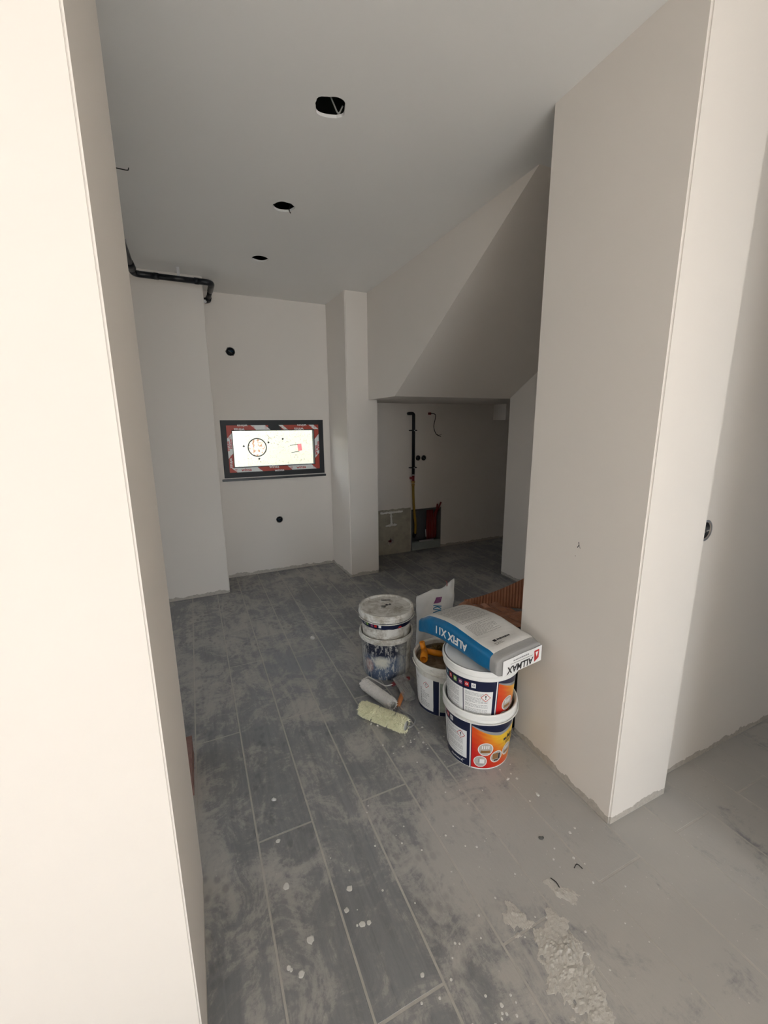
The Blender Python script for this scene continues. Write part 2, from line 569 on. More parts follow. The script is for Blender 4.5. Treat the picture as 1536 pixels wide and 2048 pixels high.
class Print:
    """Flat print laid on a surface: shapes in (u,v) sent through fn(u, v)."""
    def __init__(s, fn): s.fn = fn; s.bm = bmesh.new()
    def text(s, txt, u, v, size, rot=0.0, bold=0.0, shear=0.0, squeeze=1.0, align='CENTER'):
        V, F = textmesh(txt, size, bold, align, shear, squeeze)
        c, q = math.cos(rot), math.sin(rot)
        vv = [s.bm.verts.new(s.fn(u + c * x - q * y, v + q * x + c * y)) for x, y in V]
        for f in F:
            try: s.bm.faces.new([vv[i] for i in f])
            except ValueError: pass
        return s
    def poly(s, pts):
        s.bm.faces.new([s.bm.verts.new(s.fn(*p)) for p in pts]); return s
    def quad(s, u0, u1, v0, v1, nu=1, nv=1, rot=0.0, pivot=None):
        c, q = math.cos(rot), math.sin(rot)
        pu, pv = pivot or ((u0 + u1) / 2, (v0 + v1) / 2)
        def m(u, v):
            du, dv = u - pu, v - pv
            return s.fn(pu + c * du - q * dv, pv + q * du + c * dv)
        g = [[s.bm.verts.new(m(u0 + (u1 - u0) * i / nu, v0 + (v1 - v0) * j / nv)) for j in range(nv + 1)] for i in range(nu + 1)]
        for i in range(nu):
            for j in range(nv):
                s.bm.faces.new((g[i][j], g[i + 1][j], g[i + 1][j + 1], g[i][j + 1]))
        return s
    def disc(s, u, v, r, n=28, r0=0.0, su=1.0):
        o_ = [s.bm.verts.new(s.fn(u + r * su * math.cos(2 * PI * i / n), v + r * math.sin(2 * PI * i / n))) for i in range(n)]
        if r0 <= 0:
            c = s.bm.verts.new(s.fn(u, v))
            for i in range(n): s.bm.faces.new((c, o_[i], o_[(i + 1) % n]))
        else:
            k = [s.bm.verts.new(s.fn(u + r0 * su * math.cos(2 * PI * i / n), v + r0 * math.sin(2 * PI * i / n))) for i in range(n)]
            for i in range(n): s.bm.faces.new((k[i], o_[i], o_[(i + 1) % n], k[(i + 1) % n]))
        return s
    def lines(s, u0, u1, v0, v1, pitch, h, seed=0, fill=0.9, vertical=False):
        """Rows of small print as short dashes."""
        rg = random.Random(seed)
        v = v1
        while v > v0:
            u = u0
            end = u0 + (u1 - u0) * (fill if rg.random() < 0.8 else rg.uniform(0.3, 0.8))
            while u < end:
                w = rg.uniform(0.004, 0.013) * (u1 - u0) / 0.09
                a, b = u, min(u + w, end)
                if vertical: s.poly([(v, a), (v + h, a), (v + h, b), (v, b)])
                else: s.poly([(a, v), (b, v), (b, v + h), (a, v + h)])
                u += w + 0.0018 * (u1 - u0) / 0.09
            v -= pitch if rg.random() > 0.12 else pitch * 1.9
        return s
    def patch(s, c, n=8):
        """Four corners filled with a fine grid, so it follows a curved surface."""
        a, b, c_, d = [Vector(q) for q in c]
        g = [[s.bm.verts.new(s.fn(*((a * (1 - i / n) + b * i / n) * (1 - j / n) + (d * (1 - i / n) + c_ * i / n) * j / n))) for j in range(n + 1)] for i in range(n + 1)]
        for i in range(n):
            for j in range(n): s.bm.faces.new((g[i][j], g[i + 1][j], g[i + 1][j + 1], g[i][j + 1]))
        return s
    def done(s, name, mat, parent): return mkobj(name, s.bm, mat, parent, recalc=False)

# ------------------------------------------------------------------ the room
ZC = 2.639                              # ceiling
YW = 4.23                               # window wall, also the back of the niche under the stairs
X0, X1, Y0, Y1 = LEFT_X, RIGHT_X, REAR_Y, YW  # shell
def wy(y): return lambda u, v, w: (u, y + w, v)          # wall facing the camera
def wx(x): return lambda u, v, w: (x - w, u, v)

# floor: screed with wood-effect planks laid on it, joints left open
floor = struct(boxobj('floor', (X0 - 0.25, X1 + 0.25, Y0 - 0.25, Y1 + 0.25, -0.12, -0.0009), M_GROUT))
PX, PW, PY, PH = -0.11503, 0.20271, 0.70765, 0.61906
G = 0.0052
plank_me = None
def plank(x0, x1, y0, y1):
    global plank_me
    full = abs((x1 - x0) - (PW - G)) < 1e-4 and abs((y1 - y0) - (2 * PH - G)) < 1e-4
    if full and plank_me:
        o = bpy.data.objects.new('plank', plank_me); C.objects.link(o); o.parent = floor
    else:
        hx, hy = (x1 - x0) / 2, (y1 - y0) / 2
        bm = bmesh.new()
        e = 0.0015
        lo = [bm.verts.new((sx * hx, sy * hy, -0.0060)) for sx, sy in ((-1, -1), (1, -1), (1, 1), (-1, 1))]
        mi = [bm.verts.new((sx * hx, sy * hy, -e)) for sx, sy in ((-1, -1), (1, -1), (1, 1), (-1, 1))]
        hi = [bm.verts.new((sx * (hx - e), sy * (hy - e), 0)) for sx, sy in ((-1, -1), (1, -1), (1, 1), (-1, 1))]
        bm.faces.new(hi); bm.faces.new(lo[::-1])
        for A, B in ((lo, mi), (mi, hi)):
            for i in range(4): bm.faces.new((A[i], A[(i + 1) % 4], B[(i + 1) % 4], B[i]))
        o = mkobj('plank', bm, M_TILE, floor)
        if full: plank_me = o.data
    o.location = ((x0 + x1) / 2, (y0 + y1) / 2, rnd.uniform(-0.0004, 0.0))
k0 = math.floor((X0 - PX) / PW); k1 = math.ceil((X1 - PX) / PW)
for k in range(k0, k1):
    xa, xb = PX + PW * k + G / 2, PX + PW * (k + 1) - G / 2
    # joints of neighbouring rows are offset by half a plank
    base = PY + (0.0 if k % 2 == 0 else PH)
    j0 = math.floor((Y0 - base) / (2 * PH)); j1 = math.ceil((Y1 - base) / (2 * PH))
    for j in range(j0, j1):
        ya, yb = base + 2 * PH * j + G / 2, base + 2 * PH * (j + 1) - G / 2
        ya, yb = max(ya, Y0), min(yb, Y1)
        if yb - ya > 0.03: plank(max(xa, X0), min(xb, X1), ya, yb)

# ceiling: plasterboard with three lamp cut-outs, slab above
LH = [(0.581, 1.722, 0.057, 0.09, 11), (0.569, 2.512, 0.055, 0.07, 2), (0.561, 3.298, 0.056, 0.03, 3)]
holes = [ragged(x, y, r, 36, a, s) for x, y, r, a, s in LH]
ceiling = struct(plate('ceiling', rect(X0 - 0.2, X1 + 0.2, Y0 - 0.2, Y1 + 0.2), holes, 0.011, lambda u, v, w: (u, v, ZC + w), M_CEIL))
struct(boxobj('ceiling_slab', (X0 - 0.25, X1 + 0.25, Y0 - 0.25, Y1 + 0.25, 2.86, 3.02), M_DARKCONC))

# outer walls
TOP = 2.86
struct(plate('wall_outer_left', rect(Y0 - 0.2, Y1 + 0.22, 0, TOP), [rect(LOPEN[0], LOPEN[1], 0.0001, LOPEN[3])], 0.2, wx(X0), M_WALL))
struct(plate('wall_outer_right', rect(Y0 - 0.2, Y1 + 0.22, 0, TOP), [rect(ROPEN[0], ROPEN[1], ROPEN[2], ROPEN[3])], -0.2, wx(X1), M_WALL))
struct(plate('wall_rear', rect(X0, X1, 0, TOP), [rect(OPEN[0], OPEN[1], 0.0001, OPEN[3])], -0.2, wy(REAR_Y), M_WALL))

# left: free end of the partition the photographer stands beside
struct(prism('wall_left', [(X0, 0.782), (-0.099, 0.782), (-0.099, 1.27), (X0, 1.27)], 0, ZC, M_WALL, bevel=0.004))
# back: a boxed-out length, then the window wall that also closes the niche
struct(prism('wall_back_left', [(X0, 3.842), (0.198, 3.842), (0.198, YW), (X0, YW)], 0, ZC, M_WALL, bevel=0.008))
WX0, WX1, WZ0, WZ1 = 0.260, 1.245, 1.000, 1.543
SOCK = [(0.404, 2.153, 0.040, 0.12, 4), (0.751, 0.547, 0.034, 0.05, 5), (2.366, 1.109, 0.033, 0.03, 6), (2.441, 1.107, 0.033, 0.03, 7)]
MX0, MX1, MZ1 = 2.277, 2.690, 0.508       # manifold recess
whole = [rect(WX0, WX1, WZ0, WZ1), rect(MX0, MX1, 0.0002, MZ1)] + [ragged(x, z, r, 22, a, s) for x, z, r, a, s in SOCK] + [ragged(2.014, 0.154, 0.034, 22, 0.3, 9)]
struct(plate('wall_back', rect(X0, X1, 0, TOP), whole, 0.22, wy(YW), M_WALL))
struct(plate('wall_back_render', rect(X0, X1, -0.1, TOP), [rect(WX0, WX1, WZ0, WZ1)], 0.03, wy(YW + 0.2201), simple('white_render', (0.86, 0.86, 0.84), 0.9, var=0.03)))

# pillar, stair carcass with its sloping underside, passage wall, column and hall wall
struct(prism('wall_pillar', [(1.314, YW), (1.333, 3.725), (1.637, 3.725), (1.637, YW)], 0, ZC, M_WALL, bevel=0.007))
def stair():
    prof = [(3.725, 1.718), (3.16, 1.718), (1.671, ZC), (3.725, ZC)]
    prof2 = [(YW, 1.718), (3.16, 1.718), (1.671, ZC), (YW, ZC)]
    bm = bmesh.new()
    def ext(pr, xa, xb):
        a = [bm.verts.new((xa, y, z)) for y, z in pr]; b = [bm.verts.new((xb, y, z)) for y, z in pr]
        bm.faces.new(a); bm.faces.new(b[::-1])
        for i in range(len(pr)): bm.faces.new((a[i], a[(i + 1) % len(pr)], b[(i + 1) % len(pr)], b[i]))
    ext(prof, 1.545, 1.640)
    ext(prof2, 1.640, 2.734)
    bmesh.ops.remove_doubles(bm, verts=bm.verts, dist=1e-5)
    return mkobj('ceiling_stair_soffit', bm, M_WALL)
struct(stair())
struct(prism('wall_passage', [(2.734, 0.95), (2.86, 0.95), (2.86, 3.158), (2.734, 3.158)], 0, ZC, M_WALL, bevel=0.006))
struct(boxobj('ceiling_niche', (2.735, X1, 3.0, YW, 1.718, 1.80), M_WALL))
struct(boxobj('wall_niche_end', (2.86, X1, 2.9, 3.0, 0, 1.80), M_WALL))
struct(boxobj('trim_1', (3.415, X1, 4.0, YW, 1.533, 1.718), M_WALL))
struct(prism('wall_column', [(1.309, 0.834), (1.643, 0.834), (1.643, 1.378), (1.326, 1.378)], 0, ZC, M_WALL, bevel=0.006))
CS = (1.753, 1.092, 0.036, 0.05, 8)
struct(plate('wall_right', rect(1.643, X1, 0, ZC), [ragged(CS[0], CS[1], CS[2], 24, CS[3], CS[4])], 0.487, wy(0.891), M_WALL))
struct(boxobj('wall_front_right', (1.595, 1.715, REAR_Y, 0.33, 0, ZC), M_WALL))  # unseen partition, its end placed to shade the hall wall

# outdoors: ground, and the rendered neighbour wall seen through the small window
def stucco():
    t = NT('cream_stucco')
    p = t.pos()
    n = t.noise(p, 26, 8, 0.75, 1.6)
    k = t.ramp(n, [(0.56, 0.0), (0.62, 1.0)])
    t.col(t.mix(k, (0.74, 0.69, 0.53), (0.33, 0.26, 0.16))).rough(0.9)
    t.bump(n, 1.0, 0.02)
    return t.m
struct(boxobj('ground', (-14, 14, -16, 14, -0.5, -0.14), simple('pale_paving', (0.085, 0.085, 0.08), 0.9)))
struct(boxobj('wall_neighbour', (-3.5, 5.0, 6.2, 6.4, -0.14, 1.72), stucco()))

# ------------------------------------------------------------------ window
win = bpy.data.objects.new('window_1', None)
C.objects.link(win)
struct(win)
win['label'] = 'small wide window with black frame, red and white protective tape and stickers on the glass'
win.location = ((WX0 + WX1) / 2, YW, WZ0)
def wl(x, y, z): return (x - win.location.x, y - win.location.y, z - win.location.z)
def ringframe(name, x0, x1, z0, z1, w, y0, y1, mat):
    """Rectangular frame mitred at the corners."""
    bm = bmesh.new()
    o_ = [(x0, z0), (x1, z0), (x1, z1), (x0, z1)]
    i_ = [(x0 + w, z0 + w), (x1 - w, z0 + w), (x1 - w, z1 - w), (x0 + w, z1 - w)]
    L = [[bm.verts.new(wl(x, y, z)) for x, z in lp] for lp, y in ((o_, y0), (i_, y0), (o_, y1), (i_, y1))]
    for k in range(4):
        n = (k + 1) % 4
        bm.faces.new((L[0][k], L[0][n], L[1][n], L[1][k]))
        bm.faces.new((L[2][k], L[3][k], L[3][n], L[2][n]))
        bm.faces.new((L[0][k], L[2][k], L[2][n], L[0][n]))
        bm.faces.new((L[1][k], L[1][n], L[3][n], L[3][k]))
    bmesh.ops.bevel(bm, geom=[e for e in bm.edges if abs((e.verts[0].co - e.verts[1].co).y) < 1e-6], offset=0.002, segments=2, affect='EDGES')
    return mkobj(name, bm, mat, win)
ringframe('frame', WX0 + 0.001, WX1 - 0.001, WZ0 + 0.001, WZ1 - 0.001, 0.043, YW - 0.008, YW + 0.062, M_FRAME)
SX0, SX1, SZ0, SZ1 = WX0 + 0.0405, WX1 - 0.0405, WZ0 + 0.0405, WZ1 - 0.0405
sash = ringframe('sash', SX0, SX1, SZ0, SZ1, 0.061, YW - 0.004, YW + 0.058, M_FRAME)
GX0, GX1, GZ0, GZ1 = SX0 + 0.061, SX1 - 0.061, SZ0 + 0.061, SZ1 - 0.061
bm = bmesh.new()
box(bm, GX0 - win.location.x, GX1 - win.location.x, 0.024, 0.030, GZ0 - WZ0, GZ1 - WZ0)
mkobj('pane', bm, M_GLASS, win)
# protective tape on the sash: red with white skewed fields and lettering
M_TAPE = simple('red_tape', (0.46, 0.05, 0.025), 0.45)
TW = 0.044
def tape(name, length, to, fields, words):
    """to(u,v): tape coordinates, u along the strip. fields: white spans."""
    base = Print(lambda u, v: to(u, v, 0.0))
    base.quad(0, length, 0, TW, 12, 1)
    o = base.done(name, M_TAPE, win)
    w = Print(lambda u, v: to(u, v, 0.0004))
    for a, b in fields: w.poly([(a, TW), (b, TW), (b + 0.05, 0), (a + 0.05, 0)])
    w.done('white_field', M_PAPER, o)
    r = Print(lambda u, v: to(u, v, 0.0008)); k = Print(lambda u, v: to(u, v, 0.0008))
    for t_, u, col, v in words:
        (r if col == 'r' else k).text(t_, u, v, 0.040, bold=0.0008, squeeze=1.05)
    for a, b in fields:
        for q in (a + 0.03, b + 0.015):
            r.lines(q, q + 0.025, 0.012, 0.03, 0.006, 0.003, seed=int(q * 1000))
    r.done('red_lettering', M_REDINK, o)
    k.done('white_lettering', M_PAPER, o)
TY = YW - 0.0052
L1 = SX1 - SX0 - 0.02
tape('tape_bottom', L1, lambda u, v, d: wl(SX0 + 0.01 + u, TY - d, SZ0 + 0.010 + v), [(0.02, 0.26), (0.55, 0.80)],
     [('winsa', 0.155, 'r', 0.022), ('winsa', 0.42, 'w', 0.040), ('winsa', 0.47, 'w', 0.002), ('winsa', 0.69, 'r', 0.022)])
LT = 0.385
tape('tape_top', LT, lambda u, v, d: wl(SX0 + 0.01 + LT - u, TY - d, SZ1 - 0.008 - v), [(-0.02, 0.115)],
     [('winsa', 0.27, 'w', 0.040), ('winsa', 0.24, 'w', 0.002)])
tape('tape_top_end', 0.37, lambda u, v, d: wl(SX1 - 0.01 - u, TY - d, SZ1 - 0.008 - v), [(0.0, 0.05), (0.31, 0.35)],
     [('winsa', 0.20, 'w', 0.040), ('winsa', 0.17, 'w', 0.002)])
L2 = SZ1 - SZ0 - 0.10
tape('tape_left', L2, lambda u, v, d: wl(SX0 + 0.010 + v, TY - d, SZ1 - 0.05 - u), [(0.03, 0.22)],
     [('winsa', 0.13, 'r', 0.034), ('winsa', 0.15, 'r', 0.010), ('winsa', 0.31, 'w', 0.022)])
tape('tape_right', L2, lambda u, v, d: wl(SX1 - 0.010 - v, TY - d, SZ0 + 0.05 + u), [(0.07, 0.26)],
     [('winsa', 0.15, 'r', 0.034), ('winsa', 0.19, 'r', 0.010)])
# stickers on the glass
def gl(d): return lambda u, v: wl(GX0 + u, YW + 0.0238 - d, GZ0 + v)
def sticker_mat():
    t = NT('sticker_picture')
    p = t.obj()
    n = t.noise(t.mapv(p, (1, 1, 2)), 45, 6, 0.7, 1.0)
    t.col(t.ramp(n, [(0.38, (0.30, 0.12, 0.07)), (0.48, (0.86, 0.80, 0.62)), (0.62, (0.93, 0.92, 0.84)), (0.7, (0.66, 0.58, 0.12))])).rough(0.5)
    t.b.inputs['Transmission Weight'].default_value = 0.0
    return t.m
def translucent(name, c):
    m = bpy.data.materials.new(name); m.use_nodes = True
    t = m.node_tree; t.nodes.remove(t.nodes['Principled BSDF'])
    tc = t.nodes.new('ShaderNodeTexCoord'); ns = t.nodes.new('ShaderNodeTexNoise'); ns.inputs['Scale'].default_value = 42; ns.inputs['Detail'].default_value = 6
    rp = t.nodes.new('ShaderNodeValToRGB')
    for i, (p_, col) in enumerate(c):
        if i > 1: rp.color_ramp.elements.new(p_)
        rp.color_ramp.elements[i].position = p_; rp.color_ramp.elements[i].color = (*col, 1)
    a = t.nodes.new('ShaderNodeBsdfTranslucent'); b = t.nodes.new('ShaderNodeBsdfTransparent'); mx = t.nodes.new('ShaderNodeMixShader'); mx.inputs[0].default_value = 0.55
    t.links.new(tc.outputs['Object'], ns.inputs[0]); t.links.new(ns.outputs['Fac'], rp.inputs[0])
    t.links.new(rp.outputs[0], a.inputs[0]); t.links.new(rp.outputs[0], b.inputs[0])
    t.links.new(b.outputs[0], mx.inputs[1]); t.links.new(a.outputs[0], mx.inputs[2])
    t.links.new(mx.outputs[0], t.nodes['Material Output'].inputs['Surface'])
    return m
M_PICT = translucent('sticker_film', [(0.40, (0.55, 0.28, 0.20)), (0.50, (0.95, 0.92, 0.80)), (0.62, (0.97, 0.97, 0.92)), (0.70, (0.80, 0.74, 0.35))])
M_REDF = translucent('red_sticker_film', [(0.3, (0.90, 0.16, 0.20)), (0.8, (0.95, 0.30, 0.32))])
GW, GH = GX1 - GX0, GZ1 - GZ0
cx_, cz_, cr_ = GW * 0.285, GH * 0.53, GH * 0.255
disc = Print(gl(0.0)).disc(cx_, cz_, cr_ - 0.002, 40).done('round_sticker', M_PICT, win)
Print(gl(0.0006)).disc(cx_, cz_, cr_ + 0.004, 48, cr_ - 0.006).done('black_ring', M_BLACK, disc)
for fx, fz in ((0.125, 0.575), (0.425, 0.665), (0.300, 0.205), (0.605, 0.755)):
    s_ = 0.0115
    u_, v_ = GW * fx, GH * fz
    Print(gl(0.0)).poly([(u_ - s_, v_), (u_, v_ - s_), (u_ + s_, v_), (u_, v_ + s_)]).done('black_mark', M_BLACK, win)
tag_r = Print(gl(0.0)); tag_r.quad(GW * 0.792, GW * 0.845, GH * 0.40, GH * 0.60, rot=0.10); tag_r = tag_r.done('red_sticker', M_REDF, win)
br = Print(gl(0.0006))
br.quad(GW * 0.690, GW * 0.800, GH * 0.568, GH * 0.584, rot=0.12); br.quad(GW * 0.705, GW * 0.812, GH * 0.358, GH * 0.374, rot=0.12)
br.done('black_bracket', M_BLACK, tag_r)
# granite sill
boxobj('sill', (-0.515, 0.502, -0.022, 0.02, -0.030, -0.0095), M_GRANITE, win, 0.002)

# ------------------------------------------------------------------ services
def cup(name, label, x, y, z, r, tilt=None, wires=0, seed=0):
    """Recessed round junction box in a wall that faces the camera."""
    t = thing(name, label, 'socket box', (x, y, z))
    bm = bmesh.new()
    n = 24
    rings = []
    for rr_, d in ((r * 0.90, 0.003), (r * 0.86, 0.003), (r * 0.82, 0.045), (0.0, 0.045)):
        rings.append([bm.verts.new((rr_ * math.cos(2 * PI * j / n), d, rr_ * math.sin(2 * PI * j / n))) for j in range(n)] if rr_ else [bm.verts.new((0, d, 0))])
    for a, b in zip(rings, rings[1:]):
        for j in range(n):
            if len(b) == 1: bm.faces.new((a[j], a[(j + 1) % n], b[0]))
            else: bm.faces.new((a[j], a[(j + 1) % n], b[(j + 1) % n], b[j]))
    mkobj('box', bm, M_BLACK, t, smooth=True)
    rg = random.Random(seed)
    for k in range(wires):
        a = rg.uniform(0, 6.28)
        p0 = Vector((math.cos(a) * r * 0.5, 0.04, math.sin(a) * r * 0.5))
        p1 = Vector((rg.uniform(-0.4, 0.4) * r, 0.012, rg.uniform(-0.4, 0.4) * r))
        p2 = Vector((rg.uniform(-0.6, 0.6) * r, rg.uniform(-0.004, 0.004), rg.uniform(-0.6, 0.6) * r))
        tubeobj('wire', smoothpath([p0, p1, p2], 5), 0.0017, [M_GREYCABLE, M_WIRE, M_BLUE][k % 3], t, 6)
    return t
cup('socket_box', 'ragged black socket hole high on the wall, above the window', SOCK[0][0], YW, SOCK[0][1], SOCK[0][2] * 0.93, wires=3, seed=2)
cup('socket_box', 'small black socket hole low on the wall, below the window', SOCK[1][0], YW, SOCK[1][1], SOCK[1][2], wires=3, seed=5)
cup('socket_box', 'black socket hole in the dark niche, the one next to the pipe', SOCK[2][0], YW, SOCK[2][1], SOCK[2][2], wires=1, seed=7, )
cup('socket_box', 'black socket hole in the dark niche, the one farther from the pipe', SOCK[3][0], YW, SOCK[3][1], SOCK[3][2], wires=2, seed=8)
sb = cup('socket_box', 'half hidden socket hole in the wall just right of the big column', CS[0], 0.891, CS[1], CS[2], wires=2, seed=9)
bm = bmesh.new()
n = 30
for r0, r1 in ((CS[2] * 0.93, CS[2] * 1.16),):
    a = [bm.verts.new((r0 * math.cos(2 * PI * j / n), -0.0012, r0 * math.sin(2 * PI * j / n))) for j in range(n)]
    b = [bm.verts.new((r1 * math.cos(2 * PI * j / n), -0.0006, r1 * math.sin(2 * PI * j / n))) for j in range(n)]
    for j in range(n): bm.faces.new((a[j], b[j], b[(j + 1) % n], a[(j + 1) % n]))
mkobj('rim', bm, simple('grey_plastic_rim', (0.20, 0.20, 0.21), 0.4), sb)

# vent pipe under the ceiling at the far left
vp = thing('drain_pipe', 'black plastic pipe hung under the ceiling at the left, with elbows', 'pipe', (0.0, 3.70, 2.56))
def vl(*p): return [(x, y - 3.70, z - 2.56) for x, y, z in p]
PZ = 2.56
tubeobj('long_run', vl((-0.262, 1.9, PZ), (-0.262, 3.52, PZ)), 0.0215, M_PIPE, vp, 14)
tubeobj('socket', vl((-0.262, 3.46, PZ), (-0.262, 3.585, PZ)), 0.029, M_PIPE, vp, 16, radii=[0.024, 0.029])
tubeobj('elbow', vl(*bendpath([(-0.262, 3.585, PZ), (-0.262, 3.70, PZ), (-0.10, 3.70, PZ)], 0.075, 7)), 0.022, M_PIPE, vp, 14)
tubeobj('cross_run', vl((-0.12, 3.70, PZ), (0.16, 3.70, PZ)), 0.0205, M_PIPE, vp, 14)
tubeobj('collar', vl((-0.135, 3.70, PZ), (-0.105, 3.70, PZ)), 0.0235, M_PIPE, vp, 14)
tubeobj('collar', vl((0.135, 3.70, PZ), (0.165, 3.70, PZ)), 0.0235, M_PIPE, vp, 14)
tubeobj('elbow', vl(*bendpath([(0.15, 3.70, PZ), (0.258, 3.70, PZ), (0.252, 3.90, PZ - 0.006)], 0.055, 7)), 0.0215, M_PIPE, vp, 14)
tubeobj('wall_run', vl((0.252, 3.88, PZ - 0.006), (0.248, 4.10, PZ - 0.012)), 0.0185, M_PIPE, vp, 14)
e3 = tubeobj('tail_elbow', vl(*bendpath([(0.248, 4.07, PZ - 0.012), (0.247, 4.15, PZ - 0.014), (0.218, 4.155, PZ - 0.016)], 0.03, 5)), 0.023, M_PIPE, vp, 14)
tubeobj('daylight_spot', vl((0.222, 4.125, PZ - 0.030), (0.208, 4.10, PZ - 0.036)), 0.014, M_PAPER, e3, 12)  # white stub standing in for daylight showing through the wall
boxobj('hanger', (-0.272, -0.252, -0.40, -0.38, 0.0, ZC - 2.5601), M_STEEL, vp)
boxobj('hanger', (0.02, 0.04, -0.008, 0.008, 0.0, ZC - 2.5601), M_STEEL, vp)

hk = thing('ceiling_wire', 'thin black wire hooked out from the ceiling at the left edge', 'wire', (-0.22, 2.37, ZC))
tubeobj('wire', [(x + 0.22, y - 2.37, z - ZC) for x, y, z in smoothpath([(-0.22, 2.37, ZC), (-0.212, 2.375, ZC - 0.03), (-0.195, 2.385, 2.602), (-0.165, 2.384, 2.600), (-0.142, 2.380, 2.599), (-0.137, 2.366, 2.602)], 5)], 0.0022, M_WIRE, hk, 6)
tubeobj('wire', [(x + 0.22, y - 2.37, z - ZC) for x, y, z in smoothpath([(-0.225, 2.36, ZC), (-0.19, 2.33, 2.606), (-0.184, 2.305, 2.600), (-0.186, 2.29, 2.604)], 5)], 0.0020, M_WIRE, hk, 6)

cb = tubeobj('ceiling_cable', smoothpath([(0.60, 1.80, 2.80), (0.588, 1.745, 2.70), (0.602, 1.742, 2.664), (0.622, 1.752, 2.648), (0.634, 1.735, 2.665)], 8), 0.0030, M_GREYCABLE, None, 8)
tag(cb, 'grey cable looping inside the nearest and largest ceiling hole', 'cable')
cb2 = tubeobj('ceiling_cable', smoothpath([(0.60, 2.56, 2.80), (0.618, 2.545, 2.70), (0.606, 2.548, 2.650), (0.614, 2.556, 2.634)], 8), 0.0028, M_WIRE, None, 8)
tag(cb2, 'black cable end poking from the middle ceiling hole', 'cable')

# niche: gas pipe with yellow hose, manifold recess, wire tail, plaster repairs
gp = thing('gas_pipe', 'black wall pipe with clamps running down the niche to a yellow hose', 'pipe', (2.285, YW - 0.035, 0))
def g_(*p): return [(x - 2.285, y - YW + 0.035, z) for x, y, z in p]
tubeobj('pipe', g_(*bendpath([(2.232, YW - 0.002, 1.608), (2.232, YW - 0.035, 1.608), (2.284, YW - 0.035, 1.608), (2.284, YW - 0.035, 0.925)], 0.035, 6)), 0.0175, M_PIPE, gp, 14)
for z in (1.422, 1.005):
    cl = boxobj('clamp', (-0.045, 0.045, -0.004, 0.033, z - 0.006, z + 0.006), M_BLACK, gp, 0.002)
    bm = bmesh.new(); bmesh.ops.create_icosphere(bm, subdivisions=2, radius=0.0075, matrix=Matrix.Translation((0, -0.021, z))); mkobj('screw', bm, M_STEEL, cl, True)
tubeobj('union', g_((2.284, YW - 0.035, 0.93), (2.284, YW - 0.035, 0.915)), 0.021, M_STEEL, gp, 12)
vb = tubeobj('valve', g_((2.284, YW - 0.035, 0.917), (2.284, YW - 0.035, 0.850)), 0.015, M_DARKRED, gp, 12)
boxobj('lever', (-0.050, -0.012, -0.012, 0.006, 0.875, 0.902), M_DARKRED, vb, 0.004)
tubeobj('nut', g_((2.284, YW - 0.035, 0.852), (2.284, YW - 0.035, 0.830)), 0.022, M_BRASS, gp, 6)
tubeobj('nut', g_((2.284, YW - 0.035, 0.822), (2.284, YW - 0.035, 0.795)), 0.019, M_BRASS, gp, 6)
tubeobj('hose', g_(*smoothpath([(2.284, YW - 0.035, 0.82), (2.287, YW - 0.037, 0.66), (2.300, YW - 0.038, 0.48), (2.322, YW - 0.030, 0.33), (2.328, YW - 0.01, 0.215)], 7)), 0.0145, M_YELLOW, gp, 12)
tubeobj('hose_end', g_((2.328, YW - 0.008, 0.222), (2.330, YW + 0.02, 0.165)), 0.020, M_BLACK, gp, 12)

mf = thing('manifold_cabinet', 'open galvanised heating cabinet with red pipes sunk into the niche wall', 'cabinet', ((MX0 + MX1) / 2, YW, 0))
mw_ = (MX1 - MX0) / 2
boxobj('back_panel', (-mw_ + 0.004, mw_ - 0.004, 0.105, 0.112, 0.012, MZ1 - 0.004), simple('dull_galvanised', (0.16, 0.165, 0.17), 0.5, 0.4), mf)
for s_ in (-1, 1): boxobj('side_panel', tuple(sorted((s_ * (mw_ - 0.012), s_ * (mw_ - 0.003)))) + (-0.006, 0.105, 0.012, MZ1 - 0.002), simple('galvanised_edge', (0.22, 0.23, 0.22), 0.5, 0.3), mf)
boxobj('top_flange', (-mw_ + 0.012, mw_ - 0.012, -0.006, 0.02, MZ1 - 0.022, MZ1 - 0.003), simple('dark_flange', (0.08, 0.08, 0.08), 0.5), mf)
boxobj('bottom_flange', (-mw_ + 0.012, mw_ - 0.012, -0.010, 0.03, 0.006, 0.105), simple('pale_flange', (0.30, 0.33, 0.31), 0.5), mf)
boxobj('bracket', (-0.10, 0.10, -0.016, -0.010, 0.105, 0.125), M_STEEL, mf)
for k in range(6):
    x = 0.045 + k * 0.024
    if k >= 4:
        pts = smoothpath([(x, 0.05, 0.11), (x, 0.05, 0.38), (x + 0.004, 0.0, 0.49), (x + (0.0 if k == 4 else 0.025), -0.022, 0.55 + 0.02 * (k - 4))], 6)
    else:
        pts = [(x, 0.05, 0.11), (x, 0.055, 0.30), (x, 0.05, 0.482)]
    tubeobj('red_pipe', pts, 0.0105, M_REDPIPE, mf, 10)
tubeobj('white_tag', [(0.012, 0.02, 0.15), (0.012, 0.03, 0.24)], 0.006, M_PAPER, mf, 8)

nw = thing('wire_tail', 'thin dark wire hanging from the niche wall beside the black pipe', 'wire', (2.515, YW, 1.609))
boxobj('wall_clip', (-0.028, 0.012, -0.012, -0.0005, -0.014, 0.012), M_DARKRED, nw, 0.003)
tubeobj('wire', smoothpath([(0, -0.008, 0), (0.05, -0.03, -0.01), (0.052, -0.03, -0.06), (0.035, -0.03, -0.15), (0.065, -0.035, -0.23), (0.125, -0.04, -0.26)], 7), 0.004, M_WIRE, nw, 8)
tubeobj('wire_strand', smoothpath([(0.075, -0.035, -0.235), (0.10, -0.038, -0.243), (0.135, -0.045, -0.235)], 5), 0.002, M_WIRE, nw, 6)

